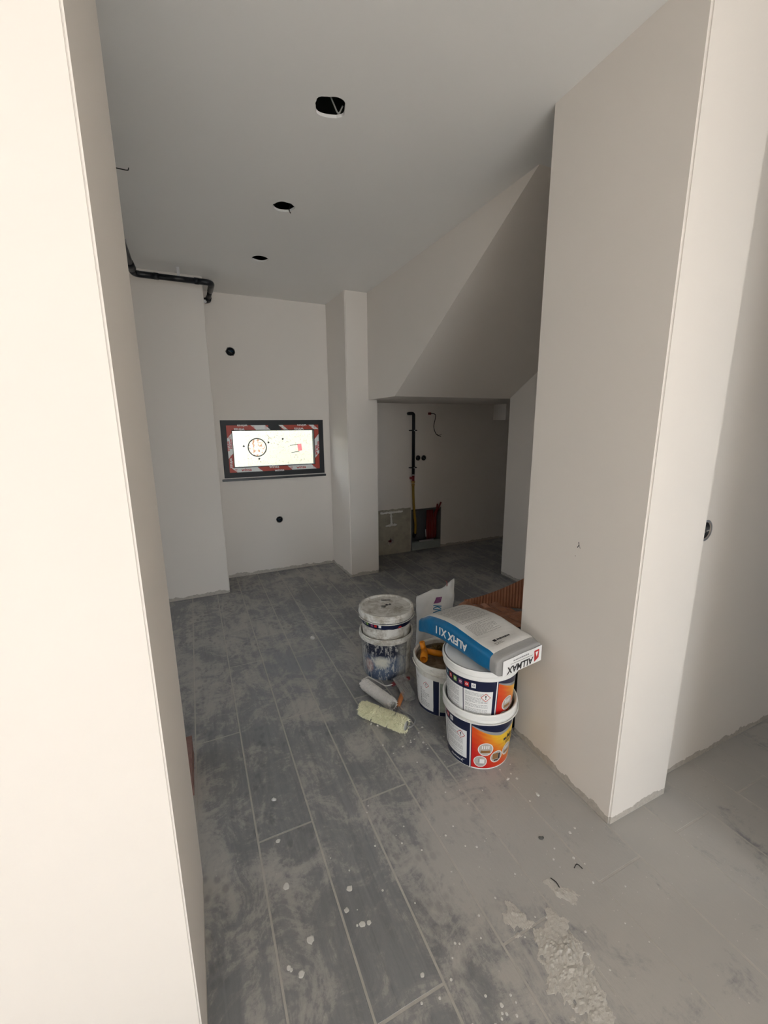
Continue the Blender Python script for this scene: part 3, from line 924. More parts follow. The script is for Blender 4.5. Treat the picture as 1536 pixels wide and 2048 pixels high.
# plaster patch where a chase was filled: one raised crust on the niche wall
def crust(name, pts, r, y, mat, parent, seed=0):
    bm = bmesh.new()
    for i, ((ax, az), (bx_, bz)) in enumerate(pts):
        k = max(3, int(math.hypot(bx_ - ax, bz - az) / 0.012))
        path = []
        rad = []
        for j in range(k + 1):
            t_ = j / k
            path.append((ax + (bx_ - ax) * t_, y, az + (bz - az) * t_ + 0.006 * noise.noise(Vector((j * 0.5, seed + i, 0)))))
            rad.append(r * (0.75 + 0.6 * noise.noise(Vector((j * 0.7, i * 3.3, seed + 5))) ))
        tube(bm, path, r, 8, radii=rad)
    for v in bm.verts: v.co.y = y + (v.co.y - y) * 0.35
    return mkobj(name, bm, mat, parent, True)
bare = simple('bare_plaster', (0.40, 0.365, 0.29), 0.95, var=0.35, scale=16)
_top = [(2.272 - 0.632 * i / 24, 0.535 + 0.018 * noise.noise(Vector((i * 0.6, 3, 1)))) for i in range(25)]
plate('bare_plaster_patch', [(1.640, 0.001), (2.272, 0.001)] + _top, [ragged(2.014, 0.154, 0.036, 20, 0.3, 9)], 0.0012, wy(YW - 0.0014), bare, bpy.data.objects['wall_back'])
cr = crust('filler_patch', [((1.88, 0.500), (2.165, 0.500)), ((2.015, 0.50), (2.02, 0.345)), ((1.945, 0.345), (2.09, 0.352))], 0.017, YW - 0.003, M_PLASTER, bpy.data.objects['wall_back'])
boxobj('drain_stub', (2.0, 2.028, YW + 0.01, YW + 0.06, 0.14, 0.168), M_DARKRED, bpy.data.objects['wall_back'], 0.004)
# ink scuff on the column
col = bpy.data.objects['wall_column']
sk = Print(lambda u, v: (1.3170 - 0.0006, 1.088 - u, 1.037 + v))
sk.poly([(-0.004, 0.013), (-0.001, 0.013), (0.002, 0.0), (-0.001, 0.0)]); sk.poly([(-0.001, 0.002), (0.002, 0.001), (-0.005, -0.011), (-0.008, -0.009)]); sk.poly([(0.0, 0.002), (0.002, 0.001), (0.008, -0.010), (0.006, -0.011)])
sk.disc(0.02, -0.006, 0.0018, 8); sk.disc(0.055, 0.012, 0.0014, 8); sk.disc(-0.012, -0.045, 0.0016, 8)
sk.done('ink_scuff', M_INK, col)

# ------------------------------------------------------------------ buckets
RB, RT, RBODY, HB = 0.139, 0.168, 0.157, 0.292
def body_r(z): return RB + (RBODY - RB) * (z / 0.245)
def bucket_shell(root, mat, lid=None):
    prof = [(0.0, 0.0), (RB - 0.006, 0.0), (RB, 0.004), (body_r(0.12), 0.12), (body_r(0.238), 0.238), (RBODY + 0.001, 0.243), (RT - 0.003, 0.244), (RT - 0.001, 0.247),
            (RT - 0.002, 0.262), (RT - 0.005, 0.264), (RT - 0.005, 0.268), (RT - 0.001, 0.270), (RT, 0.288), (RT - 0.003, 0.292), (RT - 0.007, 0.292), (RBODY - 0.002, 0.284),
            (RBODY - 0.003, 0.24), (RB - 0.004, 0.012), (0.0, 0.010)]
    return lathe('body', prof, mat, root)
def bail(root, a0, a1, z, mat, drop=0.014, r=0.0028):
    pts = []
    n = 26
    for i in range(n + 1):
        t_ = i / n
        a = math.radians(a0 + (a1 - a0) * t_)
        dz = -drop * math.sin(PI * t_)
        pts.append(((RT + 0.0035) * math.cos(a), (RT + 0.0035) * math.sin(a), z + dz))
    return tubeobj('bail_handle', pts, r, mat, root, 8)
def lid_flat(root, mat, z0, rim=True):
    prof = [(RT - 0.004, z0 - 0.012), (RT + 0.003, z0 - 0.012), (RT + 0.003, z0 + 0.006), (RT, z0 + 0.010), (RT - 0.010, z0 + 0.010), (RT - 0.016, z0 + 0.001), (0.0, z0 + 0.001)]
    return lathe('lid', prof, mat, root)
class CylPrint:
    """Label space on a bucket: s in degrees right of a reference bearing, z in metres."""
    def __init__(s, az): s.az = az
    def at(s, off):
        def fn(u, v):
            a = math.radians(s.az + u)
            r = body_r(v) + off
            return (r * math.cos(a), r * math.sin(a), v)
        return fn
DEG = 180 / PI / 0.149      # degrees per metre of arc
def ghs(cp, s, z, k, root):
    d = Print(cp.at(0.0010)); w = k * DEG
    pts = lambda q: [(s - w * q, z), (s, z - k * q), (s + w * q, z), (s, z + k * q)]
    d.patch(pts(1.0)); o = d.done('hazard_diamond', M_REDINK, root)
    i_ = Print(cp.at(0.0013)); i_.patch(pts(0.84)); i_.done('diamond_field', M_PAPER, o)
    t_ = Print(cp.at(0.0016)); t_.poly([(s - w * 0.13, z + k * 0.5), (s + w * 0.13, z + k * 0.5), (s + w * 0.07, z - k * 0.1), (s - w * 0.07, z - k * 0.1)]); t_.disc(s, z - k * 0.30, k * 0.12, 10, su=DEG)
    t_.done('exclamation_mark', M_INK, o)
class DegPrint(Print):
    """Text helper where u is degrees: lettering is set in metres then unrolled."""
    def text(s, txt, u, v, size, rot=0.0, bold=0.0, shear=0.0, squeeze=1.0, align='CENTER'):
        f0 = s.fn
        s.fn = lambda a, b: f0(u + a * DEG, v + b)
        Print.text(s, txt, 0, 0, size, rot, bold, shear, squeeze, align)
        s.fn = f0
        return s
def picture_disc(cp, s, z, r, root, seed):
    rg = random.Random(seed)
    o = Print(cp.at(0.0012)).disc(s, z, r, 30, su=DEG).done('photo_disc', M_PAPER, root)
    inner = Print(cp.at(0.0015)).disc(s, z, r * 0.90, 28, su=DEG); inner.done('photo', simple('photo_ground', (0.50, 0.47, 0.43), 0.4, var=0.25, scale=60), o)
    q = Print(cp.at(0.0018))
    w = r * DEG
    if seed == 1:
        q.quad(s - w * 0.62, s + w * 0.62, z - r * 0.55, z - r * 0.15, 4, 1); q.done('photo_detail', M_BROWNPIC, o)
        q2 = Print(cp.at(0.0018))
        for k in range(4): q2.quad(s - w * 0.5 + k * w * 0.27, s - w * 0.36 + k * w * 0.27, z + r * 0.1, z + r * 0.6)
        q2.done('photo_detail', M_PAPER, o)
    elif seed == 2:
        q.quad(s - w * 0.3, s - w * 0.1, z - r * 0.2, z + r * 0.5); q.quad(s - w * 0.6, s + w * 0.5, z - r * 0.55, z - r * 0.42, 4, 1); q.done('photo_detail', M_SILVER, o)
        q2 = Print(cp.at(0.0018)); q2.quad(s - w * 0.1, s + w * 0.6, z - r * 0.3, z + r * 0.45, 3, 1); q2.done('photo_detail', M_PAPER, o)
    else:
        q.quad(s - w * 0.65, s + w * 0.25, z - r * 0.35, z + r * 0.62, 4, 1); q.done('photo_detail', M_BROWNPIC, o)
        q2 = Print(cp.at(0.0018)); q2.quad(s + w * 0.3, s + w * 0.6, z - r * 0.5, z + r * 0.5, 2, 1); q2.quad(s - w * 0.4, s + w * 0.3, z - r * 0.7, z - r * 0.45, 3, 1); q2.done('photo_detail', M_INK, o)
def sleeve(name, cp, s0, s1, z0f, z1f, off, mat, root, n=40, m=8, uv=False):
    bm = bmesh.new()
    fn = cp.at(off)
    g = []
    for i in range(n + 1):
        u = s0 + (s1 - s0) * i / n
        z0, z1 = (z0f(u) if callable(z0f) else z0f), (z1f(u) if callable(z1f) else z1f)
        g.append([bm.verts.new(fn(u, z0 + (z1 - z0) * j / m)) for j in range(m + 1)])
    L = bm.loops.layers.uv.new() if uv else None
    for i in range(n):
        for j in range(m):
            f = bm.faces.new((g[i][j], g[i + 1][j], g[i + 1][j + 1], g[i][j + 1]))
            f.smooth = True
            if uv:
                for lp, (a, b) in zip(f.loops, ((i, j), (i + 1, j), (i + 1, j + 1), (i, j + 1))): lp[L].uv = (a / n, b / m)
    return mkobj(name, bm, mat, root, recalc=False)
def colour_label(root, az, with_m):
    """Navy printed sleeve with white text panels and a red-to-yellow picture panel."""
    cp = CylPrint(az)
    nv = sleeve('navy_sleeve', cp, -118, 112, 0.007, 0.241, 0.0004, M_NAVY, root, 60, 4)
    for a, b, sd in ((-105, -55.5, 3), (-54, -7, 4)):
        p_ = sleeve('text_panel', cp, a, b, 0.045, 0.190, 0.0007, M_PAPER, root, 16, 1)
        t_ = Print(cp.at(0.0010)); t_.lines(a + 3, b - 3, 0.055, 0.178, 0.0058, 0.0020, seed=sd + int(az))
        t_.done('small_print', M_GREYINK, p_)
    ghs(cp, -18, 0.162, 0.021, root)
    sleeve('white_rule', cp, -1.6, 0.3, 0.007, 0.241, 0.0008, M_PAPER, root, 2, 2)
    topz = lambda u: 0.226 - 0.052 * math.sin(max(0, min(1, (u - 2) / 62)) * PI / 2) + 0.035 * max(0, (u - 50) / 60)
    sleeve('flame_panel', cp, 1.6, 108, 0.010, topz, 0.0006, M_FIRE, root, 40, 6, uv=True)
    sleeve('silver_arc', cp, 1.6, 108, topz, lambda u: min(0.240, topz(u) + 0.004 + 0.012 * math.sin(max(0, min(1, (u - 1) / 50)) * PI / 2)), 0.0009, M_SILVER, root, 40, 1)
    sleeve('foot_rule', cp, 1.6, 108, 0.004, 0.010, 0.0008, M_PAPER, root, 40, 1)
    picture_disc(cp, 25, 0.112, 0.034, root, 1)
    picture_disc(cp, 17, 0.047, 0.030, root, 2)
    picture_disc(cp, 46, 0.066, 0.031, root, 3)
    picture_disc(cp, 70, 0.080, 0.030, root, 1)
    bx_ = Print(cp.at(0.0012)); bx_.quad(58, 65, 0.137, 0.150, 2, 1); bx_.done('logo_block', M_NAVY, root)
    tx = DegPrint(cp.at(0.0012)); tx.text('Mo', 75, 0.146, 0.038, bold=0.0008, shear=0.15)
    tx.done('dark_lettering', M_INK, root)
    t2 = Print(cp.at(0.0012)); t2.lines(64, 84, 0.117, 0.125, 0.007, 0.004, seed=31); t2.done('script_line', M_INK, root)
    tw = DegPrint(cp.at(0.0012)); tw.text('M', 84, 0.214, 0.036, bold=0.0016)
    tw.done('white_initial', M_PAPER, root)
    tw = DegPrint(cp.at(0.0012))
    tw.text('AkzoNobel', -30, 0.026, 0.0125, bold=0.0004)
    tw.done('white_lettering', M_PAPER, root)
    fg = Print(cp.at(0.0012)); fg.poly([(-19, 0.020), (-17, 0.022), (-14.2, 0.034), (-15, 0.035)]); fg.poly([(-17, 0.026), (-11, 0.033), (-11, 0.035), (-17, 0.029)]); fg.poly([(-18, 0.026), (-16, 0.026), (-14, 0.018), (-15.5, 0.018)])
    fg.done('logo_figure', M_PAPER, root)
    cols = [M_TEALPIC, M_REDINK, M_GREENPIC, M_PINKPIC, M_REDINK, M_PAPER]
    for k, m_ in enumerate(cols):
        a = -96 + k * 11.0
        q = Print(cp.at(0.0012)); q.quad(a, a + 7.0, 0.203, 0.226, 2, 1); i_ = q.done('icon_square', m_, root)
        w = Print(cp.at(0.0015)); w.disc(a + 3.5, 0.2145, 0.0055, 12, 0.003, su=DEG); w.done('icon_mark', M_GREYINK if m_ is M_PAPER else M_PAPER, i_)
BR = (1.100, 1.370)
az_r = math.degrees(math.atan2(-BR[1], -BR[0]))
b1 = thing('paint_bucket', 'white and navy paint bucket with red and yellow label, standing on the floor under another', 'bucket', (BR[0], BR[1], 0), group='buckets stacked by the column')
bucket_shell(b1, M_BKT_CLEAN)
colour_label(b1, az_r - 10.5, True)
bail(b1, az_r - 35, az_r + 110, 0.263, M_WHITEPL, 0.012)
UZ = 0.206
b2 = thing('paint_bucket', 'white and navy paint bucket set into the one below, carrying the cement bag', 'bucket', (BR[0] - 0.002, BR[1] + 0.001, UZ), group='buckets stacked by the column')
bucket_shell(b2, M_BKT_CLEAN)
colour_label(b2, az_r + 29, False)
lid_flat(b2, M_BKT_CLEAN, HB - 0.010)

# the grubby middle bucket with adhesive residue on its sunken lid
BM = (1.137, 1.722)
az_m = math.degrees(math.atan2(-BM[1], -BM[0]))
b3 = thing('paint_bucket', 'open off-white bucket with brown residue inside, behind the cement bag stack', 'bucket', (BM[0], BM[1], 0))
bucket_shell(b3, M_BKT_MID)
lathe('residue', [(0.1525, 0.262), (0.148, 0.246), (0.13, 0.244), (0.08, 0.246), (0.0, 0.244)], M_RESIDUE, b3, jitter=lambda r, a: 0.004 * noise.noise(Vector((r * 40 * math.cos(a), r * 40 * math.sin(a), 2))) if r < 0.14 else 0.0)
cm = CylPrint(az_m)
sleeve('navy_foot', cm, -100, 40, 0.006, 0.045, 0.0005, M_NAVY, b3, 30, 2)
pn = sleeve('text_panel', cm, -95, -21, 0.022, 0.215, 0.0008, M_PAPER, b3, 24, 2)
t_ = Print(cm.at(0.0011)); t_.lines(-88, -66, 0.05, 0.17, 0.0075, 0.0026, seed=21); t_.done('small_print', M_GREYINK, pn)
t_ = Print(cm.at(0.0011)); t_.lines(-48, -28, 0.03, 0.125, 0.0095, 0.003, seed=22); t_.done('small_print', M_GREYINK, pn)
t_ = Print(cm.at(0.0011)); t_.lines(-80, -55, 0.178, 0.19, 0.008, 0.003, seed=24); t_.done('small_print', M_GREYINK, pn)
t_ = Print(cm.at(0.0012)); t_.poly([(-90, 0.214), (-40, 0.207), (-40, 0.209), (-90, 0.216)])
t_.done('black_rule', M_INK, pn)
t_ = Print(cm.at(0.0012))
for k in range(11): t_.disc(-52, 0.135 - k * 0.0098, 0.0032, 10, su=DEG)
t_.done('bullet_column', M_INK, pn)
Print(cm.at(0.0012)).disc(-84, 0.193, 0.007, 16, 0.0052, su=DEG).done('round_mark', M_INK, pn)
ghs(cm, -37, 0.170, 0.019, b3)
sleeve('navy_band', cm, -20.5, -9, 0.006, 0.212, 0.0009, M_NAVY, b3, 6, 2)
sleeve('white_rule', cm, -8.8, -7.2, 0.006, 0.212, 0.0009, M_PAPER, b3, 2, 2)
sleeve('sage_panel', cm, -7, 35, 0.03, 0.205, 0.0009, simple('sage_print', (0.33, 0.37, 0.31), 0.5, var=0.5, scale=40), b3, 16, 2)
bail(b3, az_m - 80, az_m + 60, 0.266, M_BKT_MID, 0.016)

# the pair of spattered buckets behind the rollers
BL = (0.987, 2.148)
az_l = math.degrees(math.atan2(-BL[1], -BL[0]))
b4 = thing('paint_bucket', 'paint-smeared navy bucket at the bottom of the left pair', 'bucket', (BL[0], BL[1], 0), group='spattered buckets')
RBs, HBs = 0.147, 0.273
def shell2(root, mat, r0, r1, rt_, h):
    prof = [(0.0, 0.0), (r0 - 0.008, 0.0), (r0, 0.006), (r1, h - 0.036), (rt_ - 0.002, h - 0.034), (rt_, h - 0.030), (rt_ - 0.001, h - 0.018), (rt_ - 0.004, h - 0.016), (rt_ - 0.002, h - 0.003), (rt_ - 0.005, h), (r1 - 0.001, h - 0.004), (r1 - 0.004, h - 0.04), (r0 - 0.004, 0.012), (0.0, 0.010)]
    return lathe('body', prof, mat, root)
shell2(b4, M_BKT_DIRTY, 0.144, 0.156, 0.167, HBs)
cl_ = CylPrint(az_l)
def cl_at(off):
    def fn(u, v):
        a = math.radians(az_l + u); r = 0.144 + 0.012 * v / 0.237 + off
        return (r * math.cos(a), r * math.sin(a), v)
    return fn
cl_.at = cl_at
sleeve('smeared_label', cl_, -78, 52, 0.004, 0.236, 0.0008, M_SMEAR, b4, 40, 10, uv=True)
UL = 0.168
b5 = thing('paint_bucket', 'soiled white lidded bucket on top of the left pair', 'bucket', (BL[0] + 0.001, BL[1], UL), group='spattered buckets')
HU = 0.240
shell2(b5, M_BKT_DIRTY, 0.138, 0.1545, 0.1655, HU)
def cu_at(off):
    def fn(u, v):
        a = math.radians(az_l + u); r = 0.138 + 0.0165 * v / 0.204 + off
        return (r * math.cos(a), r * math.sin(a), v)
    return fn
cl2 = CylPrint(az_l); cl2.at = cu_at
sleeve('navy_band', cl2, -95, 80, lambda u: 0.166 + 0.003 * noise.noise(Vector((u * 0.1, 0, 0))), 0.203, 0.0006, M_NAVY, b5, 50, 2)
for k, (a, m_) in enumerate(((-58, M_GREYINK), (-49, M_GREENPIC), (-36, M_PINKPIC), (-27, M_REDINK), (-17, M_PAPER))):
    q = Print(cu_at(0.0011)); q.quad(a, a + 6.0, 0.176, 0.193, 2, 1); q.done('icon_square', m_, b5)
q = Print(cu_at(0.0011)); q.poly([(26, 0.168), (36, 0.168), (34, 0.180), (29, 0.178)]); q.done('red_print', M_REDINK, b5)
ld = lathe('lid', [(0.1600, HU - 0.020), (0.1690, HU - 0.020), (0.1695, HU - 0.012), (0.1665, HU - 0.010), (0.1665, HU + 0.008), (0.164, HU + 0.012), (0.155, HU + 0.012), (0.150, HU + 0.002), (0.0, HU + 0.003)], M_BKT_DIRTY, b5)
lc = math.radians(az_l + 90)
lf = lambda u, v: (u * math.cos(lc) - v * math.sin(lc), u * math.sin(lc) + v * math.cos(lc), HU + 0.0042)
pt = Print(lf)
pt.lines(-0.03, 0.035, 0.078, 0.084, 0.02, 0.012, seed=12); pt.done('stamp', M_INK, ld)
pt = Print(lf); pt.quad(-0.004, 0.012, 0.012, 0.028, rot=-0.5); pt.done('stamp_square', M_INK, ld)
pt = Print(lf); pt.quad(0.016, 0.030, 0.020, 0.036, rot=-0.5); pt.done('stamp_square', M_INK, ld)
pt = Print(lf); pt.lines(-0.030, 0.0, -0.030, 0.006, 0.012, 0.005, seed=5); pt.done('stamp_line', M_INK, ld)
bail(b5, az_l - 70, az_l + 90, HU - 0.03, M_BKT_DIRTY, 0.006)

# orange fitting and brush left in the middle bucket
of = thing('tube_fitting', 'bright orange plastic tee fitting lying in the open bucket', 'fitting', (1.055, 1.765, 0.248))
def hollow(bm, a, b, r, ri, n=18):
    a, b = Vector(a), Vector(b)
    d = (b - a).normalized(); u = d.orthogonal().normalized(); w = d.cross(u)
    R = []
    for p_, k in ((b, ri), (b, r), (a, r), (a, ri), (b, ri)):
        R.append([bm.verts.new(p_ + (u * math.cos(2 * PI * j / n) + w * math.sin(2 * PI * j / n)) * k) for j in range(n)])
    for x_, y_ in zip(R, R[1:]):
        for j in range(n): bm.faces.new((x_[j], x_[(j + 1) % n], y_[(j + 1) % n], y_[j]))
    c = bm.verts.new(b)
    for j in range(n): bm.faces.new((R[0][j], R[0][(j + 1) % n], c))
tubeobj('branch', [(0.012, 0.040, 0.026), (0.075, -0.020, 0.024)], 0.0165, M_ORANGE, of, 16)
bm = bmesh.new(); hollow(bm, (-0.042, -0.034, 0.030), (0.010, 0.046, 0.026), 0.0205, 0.0150); mkobj('open_socket', bm, M_ORANGE, of, True)
bm = bmesh.new(); hollow(bm, (-0.004, 0.052, 0.078), (0.006, 0.044, 0.020), 0.0150, 0.0110); mkobj('upright_spur', bm, M_ORANGE, of, True)
tubeobj('handle_end', smoothpath([(0.070, -0.016, 0.024), (0.095, -0.036, 0.022), (0.112, -0.050, 0.024)], 5), 0.0105, M_ORANGE, of, 12)
bt = thing('paint_brush', 'worn brush caked with ochre adhesive in the open bucket', 'brush', (1.168, 1.812, 0.247))
bm = bmesh.new()
for k in range(150):
    x = rnd.uniform(-0.045, 0.045); y = rnd.uniform(-0.012, 0.018)
    tube(bm, [(x, y, 0.0), (x * 1.25 + rnd.uniform(-0.006, 0.006), y - 0.012, 0.030 + rnd.uniform(0, 0.014))], 0.0026, 5)
mkobj('bristles', bm, simple('ochre_bristle', (0.20, 0.13, 0.045), 0.9, var=0.4), bt)['kind'] = 'stuff'
boxobj('ferrule', (-0.05, 0.05, 0.0, 0.022, 0.0, 0.020), M_RESIDUE, bt, 0.003)

# ------------------------------------------------------------------ cement bag on the bucket stack
A0, A1 = Vector((1.150, 1.186, 0)), Vector((1.084, 1.705, 0))
BLEN = (A1 - A0).length
Dv = (A1 - A0).normalized(); Rv = Vector((Dv.y, -Dv.x, 0))
def lerp_tab(t, tab):
    for (a, va), (b, vb) in zip(tab, tab[1:]):
        if t <= b: 
            k = (t - a) / (b - a); k = k * k * (3 - 2 * k)
            return va + (vb - va) * k
    return tab[-1][1]
def bag_ab(t):
    return (lerp_tab(t, [(0, 0.134), (0.2, 0.140), (0.8, 0.138), (1, 0.130)]),
            0.5 * lerp_tab(t, [(0, 0.088), (0.12, 0.104), (0.5, 0.120), (0.85, 0.112), (1, 0.088)]))
def bag_zb(t): return 0.4995 - (0.040 * ((t - 0.62) / 0.38) ** 1.7 if t > 0.62 else 0)
NE = 4.6
bag = thing('cement_bag', 'paper cement bag with blue side and white top, draped across the bucket stack', 'bag', (A0.x, A0.y, 0.4995))
def bagp(u, lat, h, dl=0.0, dh=0.0):
    """u metres from the near end, lat metres to the right, h metres above the bag's mid-height."""
    t = max(0.0, min(1.0, u / BLEN))
    a, b = bag_ab(t)
    p = Dv * u + Rv * (lat + dl)
    z = bag_zb(t) - 0.4995 + b + h + dh
    w = 0.0045 * noise.noise(Vector((u * 9, lat * 11, h * 9))) + 0.0022 * noise.noise(Vector((u * 34, lat * 9, h * 30 + 4)))
    s = max(0.0, h / b)
    return Vector((p.x, p.y, max(z + w * s, 0.0006 + bag_zb(t) - 0.4995))) - Rv * (w * 0.6 if lat < -a * 0.85 else 0)
def sup(q): return max(0.0, 1 - min(1.0, abs(q)) ** NE) ** (1 / NE)
bm = bmesh.new()
NT_, NP = 44, 64
rings = []
us = [0.0] + [BLEN * (i / NT_) for i in range(1, NT_)] + [BLEN]
for u in us:
    a, b = bag_ab(u / BLEN)
    ring = []
    for j in range(NP):
        f = 2 * PI * j / NP
        c, s = math.cos(f), math.sin(f)
        ring.append(bm.verts.new(bagp(u, a * math.copysign(abs(c) ** (2 / NE), c), b * math.copysign(abs(s) ** (2 / NE), s))))
    rings.append(ring)
for i, (ra, rb) in enumerate(zip(rings, rings[1:])):
    for j in range(NP):
        f = bm.faces.new((ra[j], ra[(j + 1) % NP], rb[(j + 1) % NP], rb[j]))
        f.smooth = True
        mid = 360 * (j + 0.5) / NP
        f.material_index = 1 if (136 < mid < 240 and us[i] > 0.035) else (2 if us[i] < 0.035 else 0)
for ring, k, off in ((rings[0], 2, -0.004), (rings[-1], 0, 0.010)):
    c = sum((v.co for v in ring), Vector()) / NP + Dv * off
    inner = [bm.verts.new(c + (v.co - c) * 0.90 + Dv * off * 0.5) for v in ring]
    cv = bm.verts.new(c)
    for j in range(NP):
        f = bm.faces.new((ring[j], ring[(j + 1) % NP], inner[(j + 1) % NP], inner[j])); f.material_index = k
        f = bm.faces.new((inner[j], inner[(j + 1) % NP], cv)); f.material_index = k
def kraft(name, c, sc_=9):
    t = NT(name)
    p = t.obj()
    n = t.noise(p, sc_, 5, 0.65)
    t.col(t.mix(n, tuple(x * 0.86 for x in c), tuple(min(1, x * 1.08) for x in c))).rough(0.42)
    t.bump(t.noise(t.mapv(p, (9, 30, 20)), 1.0, 5, 0.6, 0.8), 0.35, 0.006)
    return t.m
M_BAGW = kraft('white_bag_paper', (0.72, 0.705, 0.68))
M_BAGB = kraft('blue_bag_paper', (0.0, 0.14, 0.33))
M_BAGG = kraft('grey_bag_paper', (0.34, 0.335, 0.325))
mkobj('sack', bm, [M_BAGW, M_BAGB, M_BAGG], bag)
def bag_top(d):
    def fn(lat, u):
        a, b = bag_ab(u / BLEN)
        return bagp(u, lat, b * sup(lat / a), dh=d)
    return fn
def bag_side(d):
    def fn(u, h):
        a, b = bag_ab(u / BLEN)
        return bagp(u, -a * sup(h / b), h, dl=-d)
    return fn
def bag_end(d):
    def fn(lat, h): 
        p = bagp(0.0, lat, h)
        return p - Dv * (0.0055 + d)
    return fn
q = Print(bag_top(0.0012)); q.text('ALFIX X11', -0.088, 0.468, 0.027, bold=0.0009, align='LEFT', squeeze=0.9); q.done('top_lettering', M_INK, bag)
blocks = [(-0.090, 0.02, 0.425, 0.452, 0.0065, 0.0016), (-0.095, 0.085, 0.335, 0.415, 0.0060, 0.0016), (-0.095, 0.09, 0.235, 0.325, 0.0058, 0.0016), (-0.095, 0.06, 0.145, 0.225, 0.0062, 0.0017)]
for k, (a, b, c, d, e, f) in enumerate(blocks):
    q = Print(bag_top(0.0012)); q.lines(a, b, c, d, e, f, seed=40 + k, fill=0.95); q.done('small_print', simple('warm_grey_ink', (0.20, 0.195, 0.19), 0.6), bag)
q = Print(bag_top(0.0012)); q.quad(-0.062, -0.046, 0.083, 0.097); q.done('maker_block', M_INK, bag)
q = Print(bag_top(0.0012)); q.lines(-0.040, 0.045, 0.083, 0.086, 0.02, 0.010, seed=51); q.done('maker_line', M_INK, bag)
q = Print(bag_top(0.0012)); q.lines(-0.075, 0.06, 0.060, 0.070, 0.008, 0.002, seed=52); q.done('small_print', M_INK, bag)
# white outline under the side lettering
sd = Print(bag_side(0.0020))
sd.fn = (lambda g: (lambda u, v: g(BLEN * 0.50 - u, v)))(bag_side(0.0020))
sd.text('ALFIX X11', -0.01, 0.002, 0.052, rot=PI, bold=0.0016, squeeze=0.92); sd.done('side_lettering', M_PAPER, bag)
ew = Print(bag_end(0.001)); ew.quad(-0.104, 0.131, -0.043, 0.028, 10, 4); ew = ew.done('end_label', M_PAPER, bag)
et = Print(bag_end(0.002)); et.text('ALLMAX', 0.000, -0.022, 0.042, rot=PI, bold=0.0012, shear=0.12, squeeze=0.95); et.done('end_lettering', M_INK, ew)
er = Print(bag_end(0.002)); er.poly([(-0.06, 0.0005), (0.072, 0.0005), (0.072, 0.002), (-0.06, 0.002)]); er.done('end_rule', M_INK, ew)
el = Print(bag_end(0.002)); el.lines(-0.045, 0.060, 0.008, 0.010, 0.01, 0.006, seed=61); el.done('small_print', M_GREYINK, ew)
lg = Print(bag_end(0.002)); lg.poly([(0.082, 0.016), (0.114, 0.016), (0.112, -0.022), (0.086, -0.036)]); lg = lg.done('red_logo', M_REDINK, ew)
lw = Print(bag_end(0.0028)); lw.poly([(0.089, 0.009), (0.107, 0.009), (0.098, -0.016)]); lw.done('logo_letter', M_PAPER, lg)

# ------------------------------------------------------------------ plaster sack standing behind
SCN = Vector((1.395, 2.245, 0))
sx_ = Vector((0.86, -0.51, 0)).normalized(); sy_ = Vector((-0.51, -0.86, 0)).normalized()
sack = thing('plaster_sack', 'crumpled white sack with blue and purple print, standing behind the buckets', 'sack', tuple(SCN))
def sack_h(s): return 0.408 + 0.062 * s + 0.030 * max(0, s - 0.5) - 0.020 * math.sin(max(0, min(1, (s + 0.1) / 0.9)) * PI)
def sackp(s, h, side, extra=0.0):
    w = 0.128 * (1 - 0.03 * math.sin(h * 5)) * (1 - 0.05 * h)
    th = 0.058 * math.sqrt(max(0, 1 - s * s)) ** 0.8 * (1 - h ** 2.2) ** 0.7 + 0.003
    n = 0.010 * noise.noise(Vector((s * 2.4, h * 4.5, side))) + 0.005 * noise.noise(Vector((s * 7, h * 11, side + 5)))
    n *= min(1.0, h * 5)
    lean = 0.025 * h * h
    p = sx_ * (w * s + 0.006 * noise.noise(Vector((h * 6, s, 3)))) + sy_ * (side * th + n + extra * side - lean)
    return Vector((p.x, p.y, h * sack_h(s) + 0.0004))
bm = bmesh.new()
NS, NH = 30, 34
grid = {}
for sd_ in (1, -1):
    for i in range(NS + 1):
        for j in range(NH + 1):
            s = math.sin((i / NS - 0.5) * PI)
            grid[sd_, i, j] = bm.verts.new(sackp(s, j / NH, sd_))
for sd_ in (1, -1):
    for i in range(NS):
        for j in range(NH):
            f = bm.faces.new((grid[sd_, i, j], grid[sd_, i + 1, j], grid[sd_, i + 1, j + 1], grid[sd_, i, j + 1])); f.smooth = True
for i in range(NS): 
    bm.faces.new((grid[1, i, 0], grid[1, i + 1, 0], grid[-1, i + 1, 0], grid[-1, i, 0])); bm.faces.new((grid[1, i, NH], grid[1, i + 1, NH], grid[-1, i + 1, NH], grid[-1, i, NH]))
for j in range(NH):
    bm.faces.new((grid[1, 0, j], grid[1, 0, j + 1], grid[-1, 0, j + 1], grid[-1, 0, j])); bm.faces.new((grid[1, NS, j], grid[1, NS, j + 1], grid[-1, NS, j + 1], grid[-1, NS, j]))
mkobj('sack_body', bm, kraft('woven_sack', (0.68, 0.665, 0.645)), sack)
def sf(d): return lambda u, v: sackp(u / 0.128, v / 0.41, 1, d)
q = Print(sf(0.0016)); q.patch([(-0.008, 0.322), (0.040, 0.330), (0.046, 0.362), (0.006, 0.364)], 4); q.done('purple_print', simple('purple_print', (0.22, 0.05, 0.17), 0.5), sack)
q = Print(sf(0.0018)); q.text('KNAUF', 0.010, 0.252, 0.074, rot=-PI / 2 - 0.10, bold=0.0014, squeeze=0.50); q.done('blue_lettering', simple('knitted_blue_print', (0.02, 0.17, 0.33), 0.5), sack)
bm = bmesh.new(); tube(bm, smoothpath([Vector(sackp(0.62, 0.985, 1)), Vector(sackp(0.62, 1.0, 1)) + Vector((0, 0, 0.02)), Vector(sackp(0.58, 1.0, 1)) + Vector((-0.004, 0, 0.036))], 4), 0.003, 6)
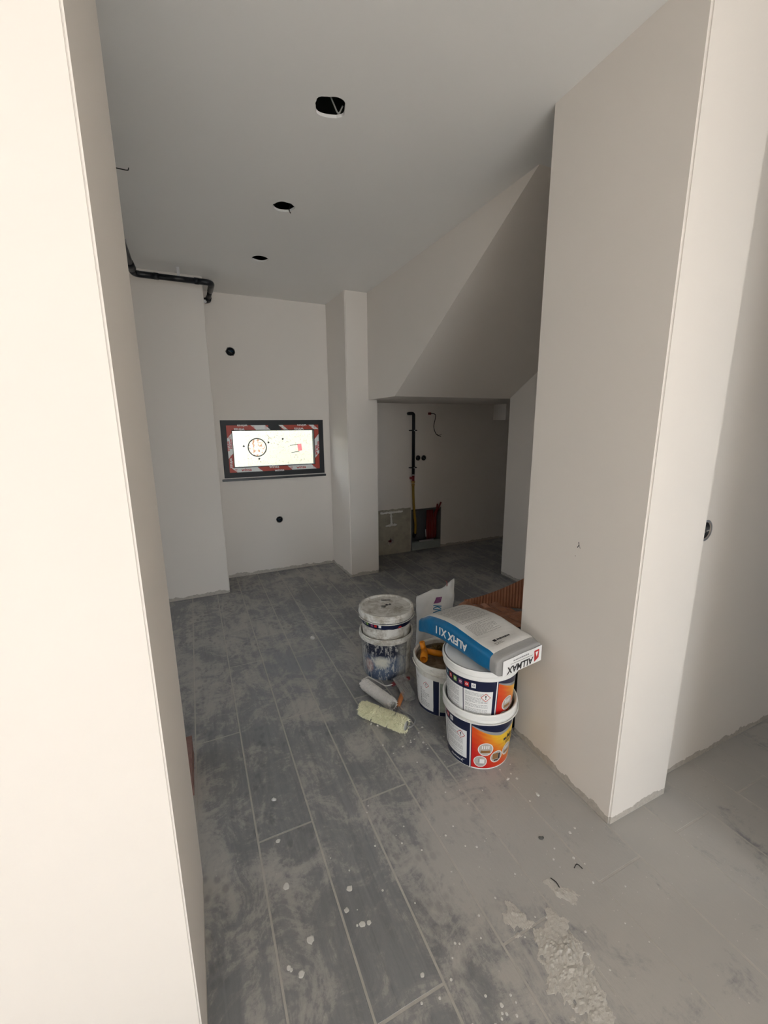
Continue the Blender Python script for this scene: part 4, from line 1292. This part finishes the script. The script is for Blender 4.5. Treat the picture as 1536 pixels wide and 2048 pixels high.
mkobj('tie_string', bm, simple('pink_string', (0.42, 0.12, 0.13), 0.8), sack, True)

# ------------------------------------------------------------------ paint rollers
def roller(label, p0, p1, r, mat, tuft, tlen, wire_pts, wire_mat, handle_pts, handle_mat, hr, seams=()):
    p0, p1 = Vector(p0), Vector(p1)
    root = thing('paint_roller', label, 'paint roller', ((p0.x + p1.x) / 2, (p0.y + p1.y) / 2, 0.0))
    o = root.location
    rg = random.Random(len(label))
    d = (p1 - p0); L = d.length; d.normalize()
    u = d.cross(Vector((0, 0, 1))).normalized(); w = u.cross(d)
    bm = bmesh.new()
    NR, NC = 46, 40
    rs = []
    for i in range(NR + 1):
        t = i / NR
        e = min(t, 1 - t) * L
        rr_ = (r - tlen) * (1 if e > 0.012 else 0.80 + 0.20 * math.sqrt(max(0, e / 0.012)))
        ring = []
        for j in range(NC):
            a = 2 * PI * j / NC
            k = rr_
            for sm in seams:
                dd = abs((t * L) - sm - 0.018 * math.sin(a))
                if dd < 0.006: k -= 0.005 * (1 - dd / 0.006)
            k += 0.0020 * noise.noise(Vector((t * L * 70, math.cos(a) * 3.2, math.sin(a) * 3.2)))
            ring.append(bm.verts.new(p0 + d * (t * L) + (u * math.cos(a) + w * math.sin(a)) * k - o))
        rs.append(ring)
    for x_, y_ in zip(rs, rs[1:]):
        for j in range(NC): bm.faces.new((x_[j], x_[(j + 1) % NC], y_[(j + 1) % NC], y_[j])).smooth = True
    bm.faces.new(rs[0][::-1]); bm.faces.new(rs[-1])
    nap = mkobj('nap_core', bm, mat, root)
    bm = bmesh.new()
    for _ in range(tuft):
        t = rg.random(); a = rg.uniform(0, 2 * PI)
        if any(abs(t * L - sm - 0.018 * math.sin(a)) < 0.0045 for sm in seams): continue
        n = (u * math.cos(a) + w * math.sin(a)); n2 = -u * math.sin(a) + w * math.cos(a)
        e = min(t, 1 - t) * L
        rr_ = (r - tlen) * (1 if e > 0.012 else 0.86)
        b = p0 + d * (t * L) + n * (rr_ - 0.001)
        tip = b + n * tlen * rg.uniform(0.7, 1.35) + n2 * rg.uniform(-0.006, 0.006) + d * (rg.uniform(-0.006, 0.006) + (-0.006 if t < 0.05 else 0.006 if t > 0.95 else 0))
        tip.z = max(tip.z, 0.0008)
        s = rg.uniform(0.0022, 0.0036)
        ax, bx_ = d * s, n2 * s
        v = [bm.verts.new(q - o) for q in (b + ax, b + bx_, b - ax, b - bx_)]
        tv = bm.verts.new(tip - o)
        for k in range(4): bm.faces.new((v[k], v[(k + 1) % 4], tv))
    nf = mkobj('nap_fibres', bm, mat, nap); nf['kind'] = 'stuff'
    for e_, sg in ((p0, -1), (p1, 1)):
        tubeobj('end_cap', [e_ - d * sg * 0.004 - o, e_ + d * sg * 0.003 - o], r * 0.52, M_GREYCABLE, root, 16)
    tubeobj('frame_wire', [Vector(q) - o for q in bendpath(wire_pts, 0.014, 5)], 0.0033, wire_mat, root, 8)
    hp = [Vector(q) - o for q in smoothpath(handle_pts, 6)]
    tubeobj('handle', hp, hr, handle_mat, root, 12, radii=[hr * (0.8 + 0.35 * math.sin(PI * i / (len(hp) - 1))) for i in range(len(hp))])
    return root
def nap_mat(name, a, b):
    t = NT(name)
    p = t.obj()
    t.col(t.mix(t.noise(p, 60, 5, 0.7), a, b)).rough(0.95)
    return t.m
M_NAP1 = nap_mat('paint_stiffened_nap', (0.60, 0.575, 0.55), (0.86, 0.84, 0.81))
M_NAP2 = nap_mat('cream_nap', (0.66, 0.64, 0.42), (0.90, 0.88, 0.68))
M_RWIRE = simple('painted_wire', (0.62, 0.61, 0.58), 0.4)
roller('used paint roller with grey stiff nap and white wire frame, on the floor', (0.777, 2.008, 0.0345), (0.848, 1.764, 0.0345), 0.0345, M_NAP1, 3800, 0.0045,
       [(0.777, 2.006, 0.0345), (0.770, 2.030, 0.0345), (0.818, 2.040, 0.048), (0.880, 1.928, 0.035), (0.925, 1.932, 0.030), (0.960, 1.950, 0.026)], M_RWIRE,
       [(0.925, 1.932, 0.028), (0.955, 1.948, 0.024), (1.005, 1.957, 0.022), (1.050, 1.958, 0.020)], M_DARKRED, 0.013)
roller('fluffy cream yellow paint roller lying nearest on the floor', (0.683, 1.802, 0.0425), (0.834, 1.588, 0.0425), 0.0425, M_NAP2, 5200, 0.0085,
       [(0.833, 1.589, 0.0425), (0.848, 1.567, 0.043), (0.884, 1.590, 0.035), (0.906, 1.625, 0.026), (0.904, 1.668, 0.020), (0.872, 1.745, 0.012), (0.897, 1.790, 0.010)], M_STEEL,
       [(0.884, 1.772, 0.011), (0.905, 1.800, 0.012), (0.935, 1.835, 0.013), (0.965, 1.875, 0.014)], M_ORANGEDULL, 0.0115, seams=(0.085, 0.178))

# clear plastic sleeve lying over the handles
def film_sheet(name, corners, nu, nv, amp, mat, parent, o, lift=0.0, seed=0, thick=0.0006):
    a, b, c, d = [Vector(q) for q in corners]
    bm = bmesh.new()
    lay = []
    for w in (0, 1):
        g = []
        for i in range(nu + 1):
            r = []
            for j in range(nv + 1):
                x, y = i / nu, j / nv
                p = (a * (1 - x) + b * x) * (1 - y) + (d * (1 - x) + c * x) * y
                k = amp * (abs(noise.noise(Vector((x * 3 + seed, y * 3, 1)))) * 1.6 + 0.35 * abs(noise.noise(Vector((x * 8, y * 8 + seed, 2)))))
                p = p + Vector((0.4 * amp * noise.noise(Vector((x * 5, y * 5, seed + 7))), 0.4 * amp * noise.noise(Vector((x * 5, y * 5, seed + 9))), k + lift * 4 * x * (1 - x) - w * thick))
                r.append(bm.verts.new(p - o))
            g.append(r)
        lay.append(g)
    for w, g in enumerate(lay):
        for i in range(nu):
            for j in range(nv):
                f = (g[i][j], g[i + 1][j], g[i + 1][j + 1], g[i][j + 1])
                bm.faces.new(f if w == 0 else f[::-1])
    for i in range(nu):
        for j in (0, nv): bm.faces.new((lay[0][i][j], lay[0][i + 1][j], lay[1][i + 1][j], lay[1][i][j]))
    for j in range(nv):
        for i in (0, nu): bm.faces.new((lay[0][i][j], lay[0][i][j + 1], lay[1][i][j + 1], lay[1][i][j]))
    return mkobj(name, bm, mat, parent)
wr = thing('plastic_wrapper', 'clear crinkled plastic wrapper lying over the roller handles', 'wrapper', (0.965, 1.86, 0.0))
film_sheet('front_leaf', [(0.938, 1.956, 0.050), (1.022, 1.955, 0.052), (0.998, 1.780, 0.026), (0.930, 1.785, 0.016)], 18, 26, 0.010, M_FILM, wr, wr.location, 0.006, 3)
film_sheet('rear_leaf', [(0.946, 1.955, 0.040), (1.016, 1.950, 0.042), (0.990, 1.774, 0.012), (0.944, 1.778, 0.008)], 18, 26, 0.006, M_FILM, wr, wr.location, 0.004, 8)
wp = thing('plastic_wrapper', 'torn scrap of clear film tucked between the open bucket and the stack', 'wrapper', (1.20, 1.585, 0.27))
film_sheet('film', [(1.075, 1.580, 0.290), (1.155, 1.570, 0.298), (1.190, 1.600, 0.345), (1.105, 1.610, 0.335)], 12, 10, 0.014, M_FILM, wp, wp.location, 0.012, 5)

# ------------------------------------------------------------------ brown ribbed sheet and wrapping behind the column
rs_ = thing('ribbed_sheet', 'terracotta brown ribbed sheet curling up behind the big column', 'sheet', (2.35, 2.45, 0.0))
bm = bmesh.new()
NU, NV = 190, 18
def ribp(p, q):
    base = Vector((1.98, 2.72, 0)) * (1 - p) + Vector((2.60, 2.22, 0)) * p
    h = 0.03 + 0.40 * p ** 1.35
    lean = Vector((0.45, 0.52, 0)) * (h * (0.9 * q - 0.25 * q * q))
    z = h * q
    rib = 0.006 * math.sin(p * 2 * PI * 34)
    nrm = Vector((-0.60, -0.70, 0.35))
    sag = 0.012 * noise.noise(Vector((p * 3, q * 2, 1)))
    return base + lean + Vector((0, 0, z + 0.004)) + nrm * (rib + sag)
gr_ = []
for w in (0.0, 0.0025):
    gr_.append([[bm.verts.new(ribp(i / NU, j / NV) + Vector((0.6, 0.7, -0.35)) * w - rs_.location) for j in range(NV + 1)] for i in range(NU + 1)])
for k, g in enumerate(gr_):
    for i in range(NU):
        for j in range(NV): bm.faces.new((g[i][j], g[i + 1][j], g[i + 1][j + 1], g[i][j + 1])).smooth = True
for i in range(NU):
    for j in (0, NV): bm.faces.new((gr_[0][i][j], gr_[0][i + 1][j], gr_[1][i + 1][j], gr_[1][i][j]))
M_BROWN = simple('terracotta_sheet', (0.46, 0.20, 0.105), 0.6, var=0.2, scale=12)
M_BROWNF = simple('brown_wrapping', (0.42, 0.185, 0.105), 0.35, var=0.25, scale=10)
mkobj('sheet', bm, M_BROWN, rs_)
bw = thing('brown_wrapping', 'crumpled shiny brown wrapping lying on the floor before the ribbed sheet', 'wrapping', (2.0, 2.4, 0.0))
film_sheet('wrapping', [(1.90, 2.70, 0.006), (2.20, 2.47, 0.02), (2.30, 2.02, 0.06), (1.62, 2.16, 0.006)], 34, 34, 0.045, M_BROWNF, bw, bw.location, 0.015, 11, 0.002)
# black board standing at the back of the column
tag(boxobj('black_board', (1.328, 1.62, 1.392, 1.408, 0.0006, 0.44), M_BLACK, None, 0.002), 'narrow black board standing against the far side of the column', 'board')

# hollow clay brick beyond the left wall
hb = thing('hollow_brick', 'reddish hollow clay brick on the floor behind the left wall end', 'brick', (-0.235, 1.77, 0.0))
bm = bmesh.new()
hx, hy, hz = 0.112, 0.125, 0.095
outer = rect(-hy, hy, 0, hz)
hls = [rect(-hy + 0.014 + k * 0.078, -hy + 0.078 + k * 0.078, z0, z0 + 0.032) for k in range(3) for z0 in (0.012, 0.052)]
bm.free()
def to_b(u, v, w): return (hx - w, u, v)
plate('clay_body', outer, hls, 2 * hx, to_b, M_CLAY, hb)

# ------------------------------------------------------------------ floor litter
def chip(label, x, y, r, h, seed, group=None, mat=None):
    bm = bmesh.new()
    bmesh.ops.create_icosphere(bm, subdivisions=2, radius=1.0)
    for v in bm.verts:
        k = 1 + 0.45 * noise.noise(v.co * 1.6 + Vector((seed * 3.1, 0, 0)))
        v.co = Vector((v.co.x * r * k, v.co.y * r * 0.62 * k, max(0.0, (v.co.z * 0.5 + 0.42)) * h * k))
    o = mkobj('plaster_chip', bm, M_DRIP, None)
    o.location = (x, y, 0.0003); o.rotation_euler = (0, 0, seed * 1.3)
    return tag(o, label, 'chip', group)
chip('largest white plaster chip, alone on the floor left of the buckets', 0.660, 2.698, 0.026, 0.016, 1)
chip('small white plaster chip alone on a plank in the middle of the floor', 0.172, 1.482, 0.011, 0.008, 2)
chip('tiny plaster chip beside the cream roller, the one nearer the wall', 0.701, 1.717, 0.0075, 0.008, 3)
chip('tiny plaster chip beside the cream roller, the one nearer the camera', 0.726, 1.693, 0.0065, 0.007, 4)
chip('white plaster chip nearest the foot of the red labelled bucket', 1.104, 1.159, 0.0085, 0.006, 5)
chip('pale plaster chip on the floor between red labelled bucket and column', 1.162, 1.048, 0.0100, 0.006, 6)
pb = chip('small dark pebble on the dusty floor before the column foot', 1.037, 0.903, 0.010, 0.007, 7)
pb.name = 'pebble'; pb['category'] = 'pebble'; pb.data.materials[0] = simple('dark_pebble', (0.09, 0.09, 0.085), 0.7)
for k, (x, y, lb) in enumerate(((1.060, 0.775, 'short dark wire clipping bent on the dusty floor, nearest the column'), (0.962, 0.785, 'forked dark wire clipping on the dusty floor, left of the bent one'))):
    o = tubeobj('wire_clipping', smoothpath([(x, y, 0.003), (x + 0.018, y + 0.004, 0.005), (x + 0.024, y - 0.014, 0.003)] if k == 0 else [(x, y, 0.003), (x + 0.006, y - 0.018, 0.004), (x + 0.004, y - 0.034, 0.003)], 4), 0.0016, M_WIRE, None, 6)
    tag(o, lb, 'wire')
# dried paint drips stuck to the planks
spots = [(0.151, 1.135, 0.011), (0.185, 0.957, 0.011), (0.113, 0.919, 0.007), (0.118, 0.912, 0.005), (0.142, 0.891, 0.009), (0.339, 1.041, 0.010), (0.309, 0.986, 0.008), (0.155, 1.303, 0.008), (0.447, 0.748, 0.006), (1.142, 1.147, 0.006), (1.152, 0.875, 0.006), (1.088, 0.802, 0.005), (0.34, 0.93, 0.009), (0.36, 0.925, 0.007)]
rg = random.Random(3)
for _ in range(70): spots.append((rg.uniform(0.30, 1.20), rg.uniform(0.45, 1.30), rg.uniform(0.0018, 0.0042)))
for _ in range(16): spots.append((rg.gauss(0.86, 0.08), rg.gauss(1.48, 0.07), rg.uniform(0.002, 0.006)))
for _ in range(14): spots.append((rg.uniform(0.50, 0.66), rg.uniform(0.50, 0.62), rg.uniform(0.002, 0.006)))
for k, (x, y, r) in enumerate(spots):
    if x > 1.28: continue
    bm = bmesh.new()
    n = 12
    ring = []; mid = []
    for j in range(n):
        a = 2 * PI * j / n
        q = r * (1 + 0.30 * noise.noise(Vector((math.cos(a) * 1.5 + k, math.sin(a) * 1.5, k * 0.37))))
        ring.append(bm.verts.new((q * math.cos(a), q * math.sin(a), 0.0)))
        mid.append(bm.verts.new((q * 0.72 * math.cos(a), q * 0.72 * math.sin(a), 0.0010)))
    for j in range(n): bm.faces.new((ring[j], ring[(j + 1) % n], mid[(j + 1) % n], mid[j]))
    bm.faces.new(mid)
    o = mkobj('paint_drip', bm, M_DRIP, floor)
    o.location = (x, y, 0.0001)
# crusts of spilled mortar trodden into the floor
def crust_mat():
    t = NT('mortar_crust')
    p = t.pos()
    t.col(t.mix(t.noise(p, 55, 7, 0.72), (0.40, 0.375, 0.335), (0.66, 0.635, 0.59))).rough(0.95)
    t.bump(t.noise(p, 240, 5, 0.7), 0.6, 0.002)
    return t.m
M_CRUST = crust_mat()
def mortar(label, cx, cy, lx, ly, rot, hmax, seed, thr):
    n, m = int(lx / 0.0042), int(ly / 0.0042)
    bm = bmesh.new()
    c, s = math.cos(rot), math.sin(rot)
    V = {}
    H = {}
    for i in range(n + 1):
        for j in range(m + 1):
            x, y = (i / n - 0.5) * lx, (j / m - 0.5) * ly
            e = 1 - max(abs(2 * x / lx), abs(2 * y / ly)) ** 2
            v = noise.fractal(Vector((x * 26 + seed, y * 26, seed)), 0.8, 2.1, 4) * 0.45 + noise.noise(Vector((x * 7, y * 7, seed + 2))) * 0.45 + e * 1.0 - thr
            H[i, j] = min(1.0, v) * hmax * (0.55 + 0.6 * noise.noise(Vector((x * 120, y * 120, seed)))) if v > 0 else -0.004
            V[i, j] = (x * c - y * s, x * s + y * c)
    vs_ = {}
    def gv(k):
        if k not in vs_: vs_[k] = bm.verts.new((*V[k], H[k]))
        return vs_[k]
    for i in range(n):
        for j in range(m):
            q = ((i, j), (i + 1, j), (i + 1, j + 1), (i, j + 1))
            if any(H[k] > 0 for k in q): bm.faces.new([gv(k) for k in q])
    o = mkobj('mortar_crust', bm, M_CRUST, None)
    o.location = (cx, cy, 0.0)
    o['kind'] = 'stuff'
    tag(o, label, 'mortar crust')
mortar('large rough patch of dried mortar on the floor at the front', 0.815, 0.575, 0.20, 0.42, -0.32, 0.0110, 1.0, 0.60)
mortar('small rough mortar patch beside a plank joint', 0.775, 0.752, 0.10, 0.12, 0.2, 0.009, 4.0, 0.62)
mortar('thin streak of mortar crumbs before the column foot', 0.965, 0.745, 0.07, 0.16, 0.62, 0.009, 7.0, 0.66)
